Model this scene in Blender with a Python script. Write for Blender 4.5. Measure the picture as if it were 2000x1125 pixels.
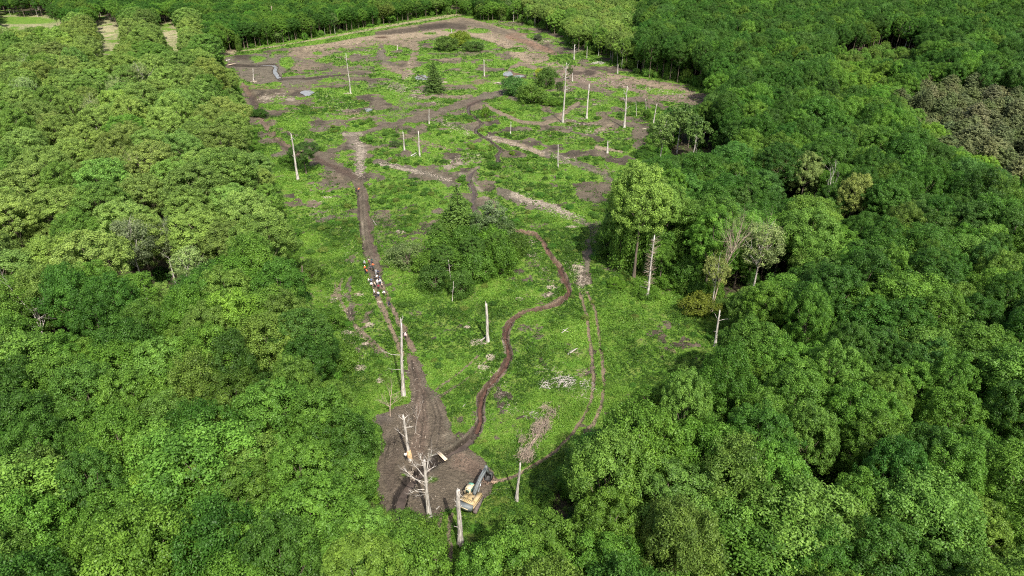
import bpy, math, random
import numpy as np
from mathutils import Vector, Matrix

scene = bpy.context.scene
for o in list(bpy.data.objects):
    bpy.data.objects.remove(o)
col = scene.collection
R = math.radians

# ------------------------------------------------------------------ camera
CAM_H, PITCH, F = 85.0, R(30.0), 1333.33
cam_d = bpy.data.cameras.new("camera")
cam_d.sensor_width = 36.0
cam_d.lens = 24.0
cam_d.clip_start = 0.5
cam_d.clip_end = 9000.0
cam = bpy.data.objects.new("camera", cam_d)
cam.location = (0, 0, CAM_H)
cam.rotation_euler = (R(90) - PITCH, 0, 0)
col.objects.link(cam)
scene.camera = cam

# ------------------------------------------------------------------ sky + sun
SUN_EL, SUN_AZ = R(50.0), R(160.0)          # azimuth clockwise from +Y: behind the camera, a little to the right
world = bpy.data.worlds.new("World")
scene.world = world
world.use_nodes = True
wn = world.node_tree
wn.nodes.clear()
sky = wn.nodes.new("ShaderNodeTexSky")
sky.sky_type = 'NISHITA'
sky.sun_disc = False
sky.sun_elevation = SUN_EL
sky.sun_rotation = SUN_AZ
sky.air_density = 1.0
sky.dust_density = 4.0
sky.ozone_density = 0.6
bg = wn.nodes.new("ShaderNodeBackground")
bg.inputs[1].default_value = 0.14
wo = wn.nodes.new("ShaderNodeOutputWorld")
wn.links.new(sky.outputs[0], bg.inputs[0])
wn.links.new(bg.outputs[0], wo.inputs[0])

sun_d = bpy.data.lights.new("sun", 'SUN')
sun_d.energy = 4.8
sun_d.angle = R(0.6)
sun_d.color = (1.0, 0.945, 0.85)
sun = bpy.data.objects.new("sun", sun_d)
to_sun = Vector((math.sin(SUN_AZ) * math.cos(SUN_EL), math.cos(SUN_AZ) * math.cos(SUN_EL), math.sin(SUN_EL)))
sun.rotation_euler = to_sun.to_track_quat('Z', 'Y').to_euler()
sun.location = (60, -120, 200)
col.objects.link(sun)

scene.view_settings.view_transform = 'Standard'
scene.view_settings.look = 'None'
scene.view_settings.exposure = 0.50
scene.view_settings.gamma = 1.0
scene.render.engine = 'CYCLES'
cy = scene.cycles
cy.use_denoising = False
cy.filter_width = 1.1
cy.max_bounces = 6
cy.diffuse_bounces = 3
cy.glossy_bounces = 2
cy.transmission_bounces = 4
cy.transparent_max_bounces = 4
cy.use_fast_gi = False
cy.caustics_reflective = False
cy.caustics_refractive = False

rng = np.random.default_rng(11)
random.seed(11)

# ------------------------------------------------------------------ picture <-> ground helpers
SP, CP = math.sin(PITCH), math.cos(PITCH)


def ray(px, py):
    u = (px - 1000.0) / F
    v = (py - 562.5) / F
    return u, CP - SP * v, -SP - CP * v


def gp(px, py, z=0.0):
    """point of the level z that the photo shows at (px, py)"""
    a, b, c = ray(px, py)
    t = (z - CAM_H) / c
    return Vector((a * t, b * t, z))


def at_y(px, py, Y):
    a, b, c = ray(px, py)
    t = Y / b
    return Vector((a * t, Y, CAM_H + c * t))


def proj(X, Y, Z):
    dz = Z - CAM_H
    d = CP * Y - SP * dz
    up = SP * Y + CP * dz
    return 1000.0 + F * X / d, 562.5 - F * up / d, d


# ------------------------------------------------------------------ noise
_T = np.random.default_rng(5).random((256, 256))


def vnoise(x, y):
    xi = np.floor(x).astype(np.int64)
    yi = np.floor(y).astype(np.int64)
    fx = x - xi
    fy = y - yi
    fx = fx * fx * (3 - 2 * fx)
    fy = fy * fy * (3 - 2 * fy)
    a = _T[xi & 255, yi & 255]
    b = _T[(xi + 1) & 255, yi & 255]
    c = _T[xi & 255, (yi + 1) & 255]
    d = _T[(xi + 1) & 255, (yi + 1) & 255]
    return (a * (1 - fx) + b * fx) * (1 - fy) + (c * (1 - fx) + d * fx) * fy


def fbm(x, y, o=3):
    s = 0.0
    w = 1.0
    n = 0.0
    for i in range(o):
        s = s + w * vnoise(x * 2 ** i + 17.3 * i, y * 2 ** i + 9.1 * i)
        n += w
        w *= 0.55
    return s / n


def sstep(a, b, x):
    t = np.clip((x - a) / (b - a), 0, 1)
    return t * t * (3 - 2 * t)


def inpoly(x, y, P):
    r = np.zeros(np.shape(x), bool)
    n = len(P)
    for i in range(n):
        x0, y0 = P[i]
        x1, y1 = P[(i + 1) % n]
        if y0 == y1:
            continue
        c = ((y0 > y) != (y1 > y)) & (x < (x1 - x0) * (y - y0) / (y1 - y0) + x0)
        r ^= c
    return r


def segdist(x, y, P):
    """distance to a polyline and fraction along it"""
    best = np.full(np.shape(x), 1e9)
    frac = np.zeros(np.shape(x))
    n = len(P) - 1
    for i in range(n):
        ax, ay = P[i]
        bx, by = P[i + 1]
        dx, dy = bx - ax, by - ay
        L = dx * dx + dy * dy + 1e-9
        t = np.clip(((x - ax) * dx + (y - ay) * dy) / L, 0, 1)
        d = np.hypot(x - ax - t * dx, y - ay - t * dy)
        m = d < best
        best = np.where(m, d, best)
        frac = np.where(m, (i + t) / n, frac)
    return best, frac


# ------------------------------------------------------------------ layout of the clearing (photo coordinates of ground features)
CLEAR = [(430, 100), (440, 125), (462, 142), (468, 168), (484, 212), (492, 232), (508, 264), (520, 292), (532, 325),
         (548, 350), (555, 380), (570, 420), (592, 450), (594, 500), (590, 530), (600, 560), (625, 590), (645, 620),
         (655, 660), (675, 700), (690, 760), (720, 790), (750, 830), (757, 880), (738, 900), (735, 925), (738, 960),
         (748, 985), (770, 1008), (805, 1012), (840, 1015), (850, 1060), (870, 1095), (910, 1095), (935, 1070),
         (965, 1020), (1005, 1000), (1005, 975), (1025, 935), (1060, 905), (1085, 880), (1110, 850), (1170, 820),
         (1200, 790), (1230, 770), (1280, 745), (1310, 715), (1380, 700), (1400, 680), (1390, 650), (1405, 615),
         (1370, 595), (1340, 600), (1320, 575), (1280, 572), (1230, 540), (1200, 512), (1172, 490), (1168, 440),
         (1185, 400), (1200, 370), (1230, 330), (1240, 300), (1262, 260), (1280, 225), (1310, 205), (1370, 205),
         (1390, 185), (1310, 160), (1250, 150), (1200, 130), (1185, 112), (1115, 95), (1095, 70), (1040, 50),
         (990, 42), (940, 40), (895, 27), (850, 31), (750, 48), (690, 60), (600, 76), (530, 87), (470, 97)]
MEADOW = [[(0, 30), (110, 36), (150, 38), (100, 46), (50, 52), (0, 54)],
          [(190, 38), (222, 44), (236, 60), (228, 78), (222, 98), (206, 122), (200, 105), (210, 85), (196, 60)],
          [(310, 44), (332, 44), (346, 60), (348, 94), (336, 94), (322, 66)]]
SCRUB = [(1610, 70), (1680, 60), (1740, 45), (1810, 60), (1810, 130), (1760, 150), (1690, 125), (1640, 105)]

GRASS = (0.060, 0.125, 0.014)
MUD = (0.112, 0.093, 0.069)
MUDD = (0.046, 0.038, 0.03)
MUDG = (0.118, 0.104, 0.078)
SAND = (0.24, 0.192, 0.132)
TAN = (0.176, 0.142, 0.098)
PALE = (0.27, 0.235, 0.18)
RED = (0.088, 0.06, 0.044)
REDB = (0.155, 0.108, 0.074)
STRAW = (0.235, 0.205, 0.095)

DITCH = [(770, 1012), (778, 985), (788, 960), (805, 935), (835, 912), (862, 893), (893, 876), (915, 862), (930, 842),
         (938, 820), (937, 795), (940, 775), (952, 755), (968, 737), (985, 718), (993, 698), (992, 680), (986, 660),
         (987, 645), (998, 627), (1015, 614), (1040, 606), (1065, 601), (1090, 593), (1107, 581), (1112, 568),
         (1106, 552), (1098, 535), (1092, 520), (1080, 508), (1070, 492), (1062, 475), (1048, 460), (1020, 452),
         (1000, 450)]
DITCH2 = [(935, 420), (927, 408), (922, 392), (926, 378), (922, 365), (914, 352), (919, 338), (932, 327)]
DITCH3 = [(973, 318), (971, 304), (980, 293), (967, 284), (952, 271), (941, 267), (930, 259), (930, 251), (942, 241),
          (932, 233), (916, 222), (914, 212), (917, 206), (930, 200), (946, 193)]
SBEND = [(500, 128), (520, 127), (534, 127), (539, 131), (536, 139), (541, 146), (546, 154)]
DITCH4 = [(440, 125), (470, 129), (500, 128)]
DITCH5 = [(546, 154), (580, 153), (610, 151), (632, 148)]

FEAT = []


def line(pts, w, c, cov=0.0, s=1.0, soft=0.5):
    FEAT.append(('l', pts, w, c, cov, s, soft))


def ell(x, y, rx, ry, c, cov=0.0, s=1.0, soft=0.5):
    FEAT.append(('e', (x, y, rx, ry), 0, c, cov, s, soft))


def poly(pts, c, cov=0.0, s=1.0):
    FEAT.append(('p', pts, 0, c, cov, s, 0))


# far end: bare pinkish soil under the path
poly([(560, 95), (640, 76), (740, 58), (850, 42), (900, 33), (950, 44), (1010, 62), (1060, 90), (1075, 118), (1030, 128),
      (1000, 105), (960, 82), (900, 68), (850, 74), (815, 82), (820, 98), (760, 88), (700, 92), (650, 104), (600, 124),
      (565, 118)], TAN, 0.12, 0.95)
line([(690, 72), (760, 64), (830, 56), (870, 50)], (6, 6), MUDD, 0.0, 0.75)
line([(820, 53), (870, 49), (905, 52)], (6, 9), MUDD, 0.0, 0.8)
line([(700, 74), (770, 72), (850, 66), (930, 66), (985, 85), (1025, 110)], (6, 7), SAND, 0.0, 0.9)
line([(900, 42), (960, 55), (1010, 72), (1045, 92)], (5, 5), MUD, 0.0, 0.8)
line([(600, 95), (650, 84), (700, 80)], (7, 7), SAND, 0, 0.8)
ell(745, 73, 14, 2.5, (0.07, 0.045, 0.03), 0, 0.9)
ell(1010, 68, 24, 4, REDB, 0, 0.8)
line([(990, 72), (1030, 82), (1075, 100)], (4, 6), (0.20, 0.125, 0.088), 0.1, 0.8)
line([(1000, 105), (1035, 122), (1080, 128)], (6, 5), SAND, 0.1, 0.8)
ell(880, 60, 10, 3, GRASS, 0.9, 0.8)
ell(840, 66, 14, 3, GRASS, 0.7, 0.7)
ell(935, 60, 22, 5, GRASS, 0.95, 0.9)
ell(1010, 98, 20, 5, GRASS, 0.9, 0.9)
ell(620, 104, 10, 4, GRASS, 0.9, 0.9)
ell(668, 96, 12, 3, GRASS, 0.8, 0.7)
# path on the bank at the far end and its verges
line([(425, 104), (470, 97), (540, 88), (610, 76), (690, 62), (760, 49), (830, 37), (895, 26)], (9, 9), GRASS, 1.0, 0.9)
line([(430, 103), (460, 101)], (10, 8), SAND, 0, 0.9)
line([(440, 104), (500, 95), (575, 84), (640, 73), (700, 62), (760, 51), (830, 39), (890, 29)], (1.6, 3.2), (0.27, 0.235, 0.145), 0.2, 0.85, 0.35)
line([(560, 90), (640, 80), (700, 70), (730, 66)], (4, 3), GRASS, 1.0, 0.8)
line([(895, 30), (940, 18), (1000, 8)], (3, 3), TAN, 0.2, 0.8)
# left part: dark wet soil
poly([(440, 112), (500, 104), (560, 108), (610, 120), (600, 132), (560, 124), (552, 150), (620, 142), (660, 140),
      (640, 152), (600, 158), (560, 172), (545, 160), (500, 165), (480, 160), (465, 140), (445, 128)], MUDG, 0.1, 0.85)
ell(475, 113, 22, 6, MUDD, 0, 0.9)
ell(610, 128, 45, 10, MUD, 0.15, 0.7)
ell(590, 130, 40, 8, TAN, 0.2, 0.6)
ell(505, 115, 18, 6, GRASS, 0.8, 0.7)
ell(480, 103, 22, 4, GRASS, 0.85, 0.7)
ell(560, 122, 14, 12, GRASS, 0.9, 0.8)
line([(440, 127), (500, 129), (534, 127)], (3, 3), MUDD, 0, 0.9)
line([(546, 156), (600, 154), (640, 149), (675, 146)], (3.5, 1.5), MUDD, 0, 0.9)
ell(575, 160, 24, 6, MUDG, 0.1, 0.8)
ell(520, 192, 12, 5, PALE, 0.2, 0.7)
ell(567, 195, 12, 4, PALE, 0.2, 0.7)
ell(510, 170, 25, 6, STRAW, 0.5, 0.5)
# vertical muddy tracks in the upper part
line([(745, 92), (742, 105), (755, 125), (768, 135)], (7, 12), MUDG, 0.1, 0.85)
line([(800, 85), (812, 98), (808, 115), (800, 135), (790, 150)], (11, 8), TAN, 0.1, 0.85)
line([(750, 132), (790, 140), (810, 148)], (10, 8), TAN, 0.2, 0.8)
ell(755, 170, 50, 12, MUDG, 0.35, 0.75)
ell(810, 195, 50, 9, MUDG, 0.35, 0.7)
ell(800, 178, 25, 8, PALE, 0.4, 0.4)
line([(770, 160), (795, 190), (790, 215), (760, 235)], (14, 18), MUDG, 0.45, 0.6)
ell(870, 92, 16, 2, PALE, 0.3, 0.6)
line([(860, 118), (900, 115)], (3, 3), TAN, 0.1, 0.8)
ell(905, 138, 14, 5, TAN, 0.4, 0.6)
# diagonal track across the middle
line([(690, 266), (730, 252), (790, 238), (835, 228), (880, 212), (915, 198), (950, 190), (990, 180)], (6, 8), MUD, 0.0, 0.9)
line([(820, 192), (850, 188), (880, 190), (920, 188)], (3, 4), TAN, 0.1, 0.85)
line([(672, 262), (705, 262)], (4, 4), PALE, 0.1, 0.7)
line([(690, 275), (705, 290), (704, 320), (700, 345)], (15, 14), (0.150, 0.128, 0.102), 0.12, 0.85)
ell(704, 300, 10, 20, PALE, 0.1, 0.55)
ell(735, 285, 20, 3, MUDG, 0.3, 0.5)
# left edge track
line([(480, 172), (492, 190), (500, 210), (515, 222)], (6, 8), (0.075, 0.058, 0.048), 0, 0.95)
line([(474, 165), (486, 182)], (5, 5), REDB, 0, 0.7)
line([(508, 232), (522, 252), (540, 272), (560, 288), (580, 298)], (7, 9), (0.140, 0.102, 0.078), 0, 0.95)
line([(535, 270), (570, 294)], (3, 3), MUDD, 0, 0.7)
ell(550, 300, 22, 8, MUDG, 0.1, 0.8)
ell(600, 282, 26, 5, MUDD, 0.1, 0.75)
line([(600, 290), (640, 315), (680, 338)], (14, 12), MUD, 0.05, 0.85)
line([(612, 306), (645, 323), (681, 339), (700, 352)], (7, 8), (0.078, 0.058, 0.046), 0, 0.95)
ell(640, 332, 16, 9, MUDG, 0.1, 0.7)
ell(640, 360, 24, 8, MUDG, 0.3, 0.7)
# main muddy track
line([(700, 350), (706, 367), (708, 391), (712, 421), (716, 451), (721, 481), (727, 503), (733, 530), (738, 556)], (13, 15), MUD, 0.0, 0.97)
line([(698, 370), (700, 400), (702, 430), (706, 470), (712, 500)], (2.5, 2.5), MUDD, 0, 0.8)
line([(716, 380), (718, 420), (724, 460), (732, 500)], (3, 3), (0.085, 0.062, 0.050), 0, 0.75)
ell(712, 345, 16, 8, MUDD, 0, 0.7)
line([(708, 430), (710, 470)], (2.5, 2.5), PALE, 0.2, 0.4)
line([(732, 380), (738, 450), (745, 500)], (5, 6), MUDG, 0.4, 0.6)
line([(729, 560), (745, 598), (760, 630), (772, 660), (785, 692)], (4.5, 5.5), (0.20, 0.158, 0.108), 0.0, 0.95, 0.4)
line([(748, 562), (764, 598), (778, 625), (792, 655), (805, 685)], (4, 6.5), (0.18, 0.14, 0.10), 0.0, 0.95, 0.4)
ell(690, 500, 20, 20, MUD, 0.4, 0.55)
# big bare area
poly([(792, 688), (818, 698), (832, 735), (850, 765), (876, 800), (882, 840), (905, 868), (930, 885), (952, 908),
      (972, 935), (962, 965), (915, 985), (890, 990), (862, 1000), (840, 1018), (790, 1022), (765, 1012), (742, 985),
      (734, 940), (738, 895), (757, 870), (742, 835), (722, 822), (762, 803), (800, 788), (800, 745)], MUD, 0.0, 1.0)
line([(805, 700), (820, 760), (822, 840), (815, 880)], (9, 18), (0.150, 0.108, 0.084), 0, 0.6)
rl = np.random.default_rng(4)
for k_ in range(20):
    o_ = rl.uniform(-4, 46)
    a_, b2_ = sorted(rl.uniform(0, 1, 2))
    P_ = [(802 + o_ * 0.35, 705), (812 + o_ * 0.7, 760), (808 + o_ * 1.3, 815), (800 + o_ * 1.2, 870)]
    P_ = [(x_ + rl.normal() * 3, y_ + rl.normal() * 3) for x_, y_ in P_]
    k0, k1 = int(a_ * 3), min(3, int(a_ * 3) + 1 + int(b2_ * 2))
    line(P_[k0:k1 + 1], (rl.uniform(0.8, 2.2), rl.uniform(0.8, 2.6)), MUDD if rl.random() < 0.6 else (0.150, 0.124, 0.096), 0, rl.uniform(0.25, 0.6))
for k_ in range(18):
    o_ = rl.uniform(0, 40)
    P_ = [(780 - o_ * 0.8, 845), (764 - o_ * 0.6, 890), (755 - o_ * 0.3, 930), (766 + o_ * 0.6, 985)]
    P_ = [(x_ + rl.normal() * 4, y_ + rl.normal() * 4) for x_, y_ in P_]
    k0 = int(rl.integers(0, 3))
    line(P_[k0:k0 + 2], (rl.uniform(0.8, 2.4), rl.uniform(0.8, 2.4)), MUDD if rl.random() < 0.6 else (0.145, 0.120, 0.094), 0, rl.uniform(0.25, 0.6))
for k_ in range(14):
    x_, y_ = rl.uniform(870, 930), rl.uniform(900, 965)
    line([(x_, y_), (x_ + rl.uniform(14, 34), y_ + rl.uniform(2, 14))], (rl.uniform(1, 3), rl.uniform(1, 3)), MUDD if rl.random() < 0.5 else (0.150, 0.118, 0.090), 0, rl.uniform(0.25, 0.5))
ell(800, 850, 12, 6, MUDD, 0, 0.35)
ell(870, 850, 10, 5, PALE, 0, 0.25)
ell(765, 860, 12, 8, MUDD, 0, 0.45)
line([(775, 880), (760, 920), (770, 960)], (10, 12), (0.095, 0.076, 0.060), 0, 0.7)
line([(895, 900), (930, 915), (940, 940)], (16, 16), (0.150, 0.105, 0.080), 0, 0.6)
ell(845, 935, 12, 6, GRASS, 0.6, 0.7)
ell(787, 928, 6, 3, GRASS, 0.7, 0.8)
ell(850, 890, 10, 4, GRASS, 0.6, 0.5)
ell(850, 775, 12, 8, MUDG, 0.3, 0.8)
ell(855, 745, 30, 22, MUDG, 0.55, 0.7)
ell(748, 818, 24, 12, (0.105, 0.090, 0.074), 0.1, 0.9)
line([(852, 762), (880, 742), (915, 712), (935, 695)], (3, 2.5), TAN, 0.2, 0.75)
line([(860, 775), (895, 752), (925, 730), (950, 705)], (3, 2.5), TAN, 0.2, 0.7)
line([(876, 825), (878, 860)], (7, 6), MUDG, 0.2, 0.8)
# pale spoil along the ditch
line([(p[0] - 4, p[1] + 1) for p in DITCH[8:18]], (4.5, 4), PALE, 0.0, 0.85, 0.4)
line([(p[0] + 6, p[1] + 2) for p in DITCH[8:20]], (4, 3), MUDG, 0.0, 0.85, 0.4)
line([(p[0] + 2, p[1] - 1) for p in DITCH[22:32]], (5, 4), PALE, 0.0, 0.55, 0.4)
line(DITCH[4:12], (13, 8), MUDG, 0.0, 0.85)
line(DITCH[11:], (7, 5), REDB, 0.0, 0.7)
ell(1070, 575, 14, 6, PALE, 0.2, 0.7)
ell(1050, 545, 18, 8, MUDG, 0.5, 0.5)
line(DITCH2, (7, 5), MUDG, 0, 0.8)
line([(900, 340), (918, 345), (935, 370), (950, 385)], (5, 5), PALE, 0.1, 0.5)
line(DITCH3, (4, 3), MUDG, 0, 0.8)
line([(916, 206), (946, 194)], (5, 4), (0.09, 0.065, 0.055), 0, 0.9)
# right hand tracks
line([(1165, 440), (1153, 478), (1145, 512), (1135, 545), (1138, 580)], (13, 11), MUDG, 0.0, 0.9)
ell(1128, 525, 12, 10, PALE, 0, 0.8)
ell(1145, 545, 18, 14, MUD, 0.1, 0.75)
line([(1132, 575), (1145, 610), (1150, 650), (1157, 700), (1160, 740), (1155, 780), (1140, 815), (1115, 850), (1085, 880),
      (1050, 905), (1010, 928), (965, 942)], (3.2, 4), (0.185, 0.142, 0.098), 0.0, 0.95, 0.4)
line([(1148, 572), (1164, 610), (1169, 650), (1175, 690), (1180, 750), (1175, 790), (1163, 822), (1140, 850)], (3, 3.8), (0.185, 0.142, 0.098), 0.0, 0.95, 0.4)
line([(1010, 950), (965, 958)], (3, 3), TAN, 0.3, 0.7)
ell(1157, 715, 4, 10, MUD, 0, 0.9)
line([(862, 1005), (856, 1040), (848, 1090)], (5, 6), TAN, 0.15, 0.85)
line([(880, 1005), (880, 1040), (876, 1095)], (5, 6), TAN, 0.15, 0.85)
# bands of the middle right
line([(975, 372), (1005, 388), (1050, 402), (1100, 420), (1150, 440)], (11, 14), MUDG, 0.05, 0.9)
line([(1000, 380), (1060, 398), (1120, 420)], (6, 5), PALE, 0.1, 0.75)
line([(735, 316), (780, 324), (830, 338), (870, 352), (895, 362)], (7, 7), MUDG, 0.05, 0.9)
line([(745, 322), (785, 330), (815, 335)], (3, 3), PALE, 0.1, 0.6)
line([(740, 395), (790, 412), (830, 425), (865, 412)], (6, 6), MUDG, 0.4, 0.7)
ell(857, 412, 18, 5, MUD, 0.15, 0.8)
ell(790, 420, 22, 4, MUDG, 0.2, 0.7)
line([(775, 258), (820, 275), (880, 292)], (5, 4), TAN, 0.3, 0.75)
line([(842, 236), (880, 242), (920, 250)], (7, 9), MUDG, 0.3, 0.75)
line([(955, 268), (1010, 280), (1060, 298), (1110, 312), (1170, 335), (1190, 352)], (6, 9), MUDG, 0.08, 0.85)
line([(965, 270), (1020, 284), (1060, 300)], (4, 5), SAND, 0.0, 0.7)
ell(1170, 368, 36, 14, MUD, 0.25, 0.85)
line([(1125, 325), (1160, 335), (1200, 340)], (10, 12), MUDG, 0.3, 0.6)
line([(950, 208), (985, 225), (1020, 240), (1060, 242), (1090, 232), (1110, 215), (1130, 202)], (4.5, 4.5), TAN, 0.0, 0.9)
line([(940, 190), (985, 180), (1010, 195)], (9, 4), MUDG, 0.1, 0.8)
line([(1100, 240), (1130, 255), (1165, 262)], (6, 6), MUDG, 0.35, 0.6)
line([(1165, 255), (1195, 243)], (5, 5), TAN, 0.1, 0.8)
line([(1165, 288), (1215, 298)], (4, 3), SAND, 0.0, 0.9)
ell(1250, 262, 20, 14, MUD, 0.1, 0.85)
ell(1255, 285, 22, 10, MUD, 0.1, 0.8)
ell(1190, 330, 35, 9, TAN, 0.45, 0.5)
# far right bare slope
poly([(1085, 138), (1120, 128), (1180, 142), (1250, 152), (1330, 170), (1385, 188), (1372, 205), (1310, 200), (1240, 195),
      (1190, 185), (1150, 178), (1110, 165)], (0.165, 0.128, 0.098), 0.3, 0.9)
line([(1130, 165), (1200, 185), (1290, 205)], (6, 6), MUD, 0.15, 0.8)
ell(1150, 143, 15, 7, MUDD, 0, 0.9)
ell(1125, 143, 12, 4, MUDD, 0, 0.7)
line([(1190, 148), (1260, 162), (1340, 180)], (5, 6), SAND, 0.2, 0.6)
ell(1220, 185, 30, 6, GRASS, 0.85, 0.7)
ell(1300, 183, 35, 4, GRASS, 0.7, 0.6)
ell(1215, 215, 30, 8, MUD, 0.3, 0.6)
ell(1100, 170, 20, 8, MUD, 0.35, 0.6)
line([(1010, 75), (1040, 90), (1085, 105)], (4, 4), REDB, 0.1, 0.7)
ell(990, 160, 26, 5, (0.38, 0.34, 0.22), 0.2, 0.8)
line([(995, 135), (1015, 125), (1045, 132)], (5, 6), TAN, 0.0, 0.85)
ell(1085, 128, 18, 5, SAND, 0.2, 0.7)
ell(1004, 148, 22, 7, REDB, 0.0, 0.8)
# small bare patches
for (x, y, rx, ry, c, cv, s) in [
    (630, 421, 26, 12, MUDG, 0.3, 0.75), (597, 400, 14, 8, MUD, 0.4, 0.5), (605, 440, 12, 20, MUDG, 0.45, 0.5),
    (660, 448, 10, 6, MUDD, 0.3, 0.5), (675, 480, 16, 12, MUDG, 0.4, 0.5), (650, 520, 22, 18, MUDG, 0.5, 0.5),
    (808, 612, 26, 8, MUD, 0.3, 0.75), (850, 635, 14, 6, MUDG, 0.4, 0.5), (1035, 640, 34, 8, MUD, 0.3, 0.75),
    (1050, 655, 18, 10, MUD, 0.2, 0.7), (1015, 650, 16, 12, MUDG, 0.4, 0.5), (1105, 672, 14, 5, MUD, 0.3, 0.7),
    (1010, 690, 9, 16, MUDG, 0.5, 0.6), (1020, 742, 20, 6, MUDG, 0.3, 0.6), (1000, 750, 12, 6, MUDG, 0.3, 0.6),
    (985, 800, 10, 12, MUDG, 0.5, 0.5), (965, 815, 8, 16, MUDG, 0.5, 0.5), (900, 795, 10, 8, MUDG, 0.4, 0.6),
    (1210, 655, 50, 30, STRAW, 0.9, 0.35), (1230, 700, 40, 18, STRAW, 0.85, 0.4), (1200, 750, 30, 30, STRAW, 0.9, 0.3),
    (1110, 735, 34, 24, STRAW, 0.8, 0.5), (1095, 780, 30, 14, STRAW, 0.9, 0.4), (1090, 700, 18, 14, STRAW, 0.8, 0.4),
    (1035, 520, 12, 8, MUD, 0.4, 0.6), (1090, 500, 14, 7, MUDG, 0.5, 0.4), (1000, 455, 20, 5, MUDG, 0.4, 0.6),
    (830, 380, 20, 6, STRAW, 0.8, 0.4), (770, 345, 14, 5, STRAW, 0.8, 0.5), (1030, 385, 14, 6, STRAW, 0.7, 0.4),
    (680, 250, 30, 6, MUDG, 0.5, 0.5), (615, 250, 28, 7, MUDG, 0.35, 0.6), (655, 238, 16, 4, MUDG, 0.3, 0.6),
    (600, 262, 18, 5, MUD, 0.4, 0.5), (700, 200, 20, 4, STRAW, 0.6, 0.5), (640, 205, 20, 3, PALE, 0.4, 0.4),
    (700, 225, 30, 6, STRAW, 0.6, 0.5), (900, 230, 20, 5, PALE, 0.5, 0.4), (870, 325, 20, 6, PALE, 0.4, 0.5),
    (905, 318, 14, 5, PALE, 0.3, 0.6), (945, 310, 12, 5, PALE, 0.3, 0.5), (960, 330, 20, 8, STRAW, 0.7, 0.4),
    (1110, 270, 24, 6, MUDG, 0.3, 0.6), (1060, 320, 30, 6, PALE, 0.4, 0.4), (1100, 318, 14, 3, PALE, 0.2, 0.6),
    (1140, 230, 16, 5, PALE, 0.4, 0.5), (715, 175, 22, 5, MUD, 0.4, 0.5), (930, 160, 30, 6, STRAW, 0.6, 0.4),
    (905, 690, 26, 8, MUDG, 0.45, 0.5), (845, 690, 18, 6, STRAW, 0.7, 0.5), (880, 650, 16, 6, MUDG, 0.5, 0.5),
    (1060, 620, 12, 4, MUDG, 0.4, 0.5), (1075, 690, 10, 14, STRAW, 0.7, 0.5), (1130, 640, 8, 12, STRAW, 0.7, 0.4),
    (930, 860, 8, 10, MUDG, 0.4, 0.6), (1000, 860, 16, 10, STRAW, 0.75, 0.5), (1040, 920, 20, 8, STRAW, 0.8, 0.4),
    (1310, 690, 40, 10, STRAW, 0.85, 0.3), (1250, 610, 40, 12, STRAW, 0.9, 0.25), (720, 760, 14, 10, STRAW, 0.7, 0.5),
    (760, 790, 20, 10, STRAW, 0.7, 0.5), (640, 500, 14, 20, STRAW, 0.7, 0.4), (620, 470, 10, 20, MUDG, 0.4, 0.5),
    (1080, 520, 12, 8, STRAW, 0.6, 0.5), (800, 480, 16, 8, STRAW, 0.7, 0.4), (830, 640, 30, 8, STRAW, 0.75, 0.4),
    (655, 570, 5, 25, TAN, 0.3, 0.7), (700, 575, 14, 8, STRAW, 0.7, 0.4), (770, 690, 20, 8, STRAW, 0.6, 0.5)]:
    ell(x, y, rx, ry, c, cv, s)
line([(668, 545), (660, 570), (672, 600), (690, 632), (720, 660), (755, 690)], (4, 4), TAN, 0.25, 0.8)
line([(690, 535), (680, 560), (684, 595), (690, 620)], (4, 6), MUDG, 0.1, 0.85)
line([(655, 550), (655, 575), (675, 605), (700, 650), (740, 690)], (3, 3), TAN, 0.3, 0.7)
ell(684, 612, 7, 14, MUDD, 0.1, 0.85)
# far left meadow
poly([(0, 20), (250, 34), (360, 40), (360, 120), (240, 190), (150, 200), (60, 190), (0, 150)], (0.255, 0.250, 0.135), 0.42, 0.85)
ell(300, 70, 60, 14, (0.36, 0.33, 0.20), 0.1, 0.5)
ell(205, 60, 26, 14, (0.36, 0.33, 0.20), 0.1, 0.6)
ell(40, 40, 70, 7, (0.14, 0.24, 0.05), 0.8, 0.8)


def w2(pts):
    return [tuple(gp(x, y)[:2]) for x, y in pts]


WD = [(w2(DITCH[:6]), 1.25, 1.35, 0.30), (w2(DITCH[5:9]), 0.95, 0.95, 0.25), (w2(DITCH[8:]), 0.66, 0.85, 0.20), (w2(DITCH2), 1.0, 0.7, 0.2), (w2(DITCH3), 0.75, 0.6, 0.15), (w2(SBEND), 1.5, 0.5, 0.0),
      (w2(DITCH4), 1.0, 0.5, 0.1), (w2(DITCH5), 1.0, 0.5, 0.1)]
WRUT = [(w2([(729, 560), (745, 598), (760, 630), (772, 660), (785, 692), (812, 760)]), 0.35, 0.14),
        (w2([(748, 562), (764, 598), (778, 625), (792, 655), (805, 685), (830, 760)]), 0.35, 0.14),
        (w2([(1132, 575), (1145, 610), (1150, 650), (1157, 700), (1160, 740), (1155, 780), (1140, 815), (1115, 850), (1085, 880), (1050, 905), (1010, 928), (965, 942)]), 0.32, 0.16),
        (w2([(1148, 572), (1164, 610), (1169, 650), (1175, 690), (1180, 750), (1175, 790), (1163, 822)]), 0.32, 0.16),
        (w2([(612, 306), (645, 323), (681, 339), (700, 352), (702, 400), (706, 470), (714, 500)]), 0.9, 0.35),
        (w2([(716, 380), (718, 420), (724, 460), (732, 500)]), 0.6, 0.2),
        (w2([(480, 172), (492, 190), (500, 210), (515, 222), (522, 252), (540, 272), (560, 288), (590, 300)]), 1.6, 0.6)]
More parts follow.
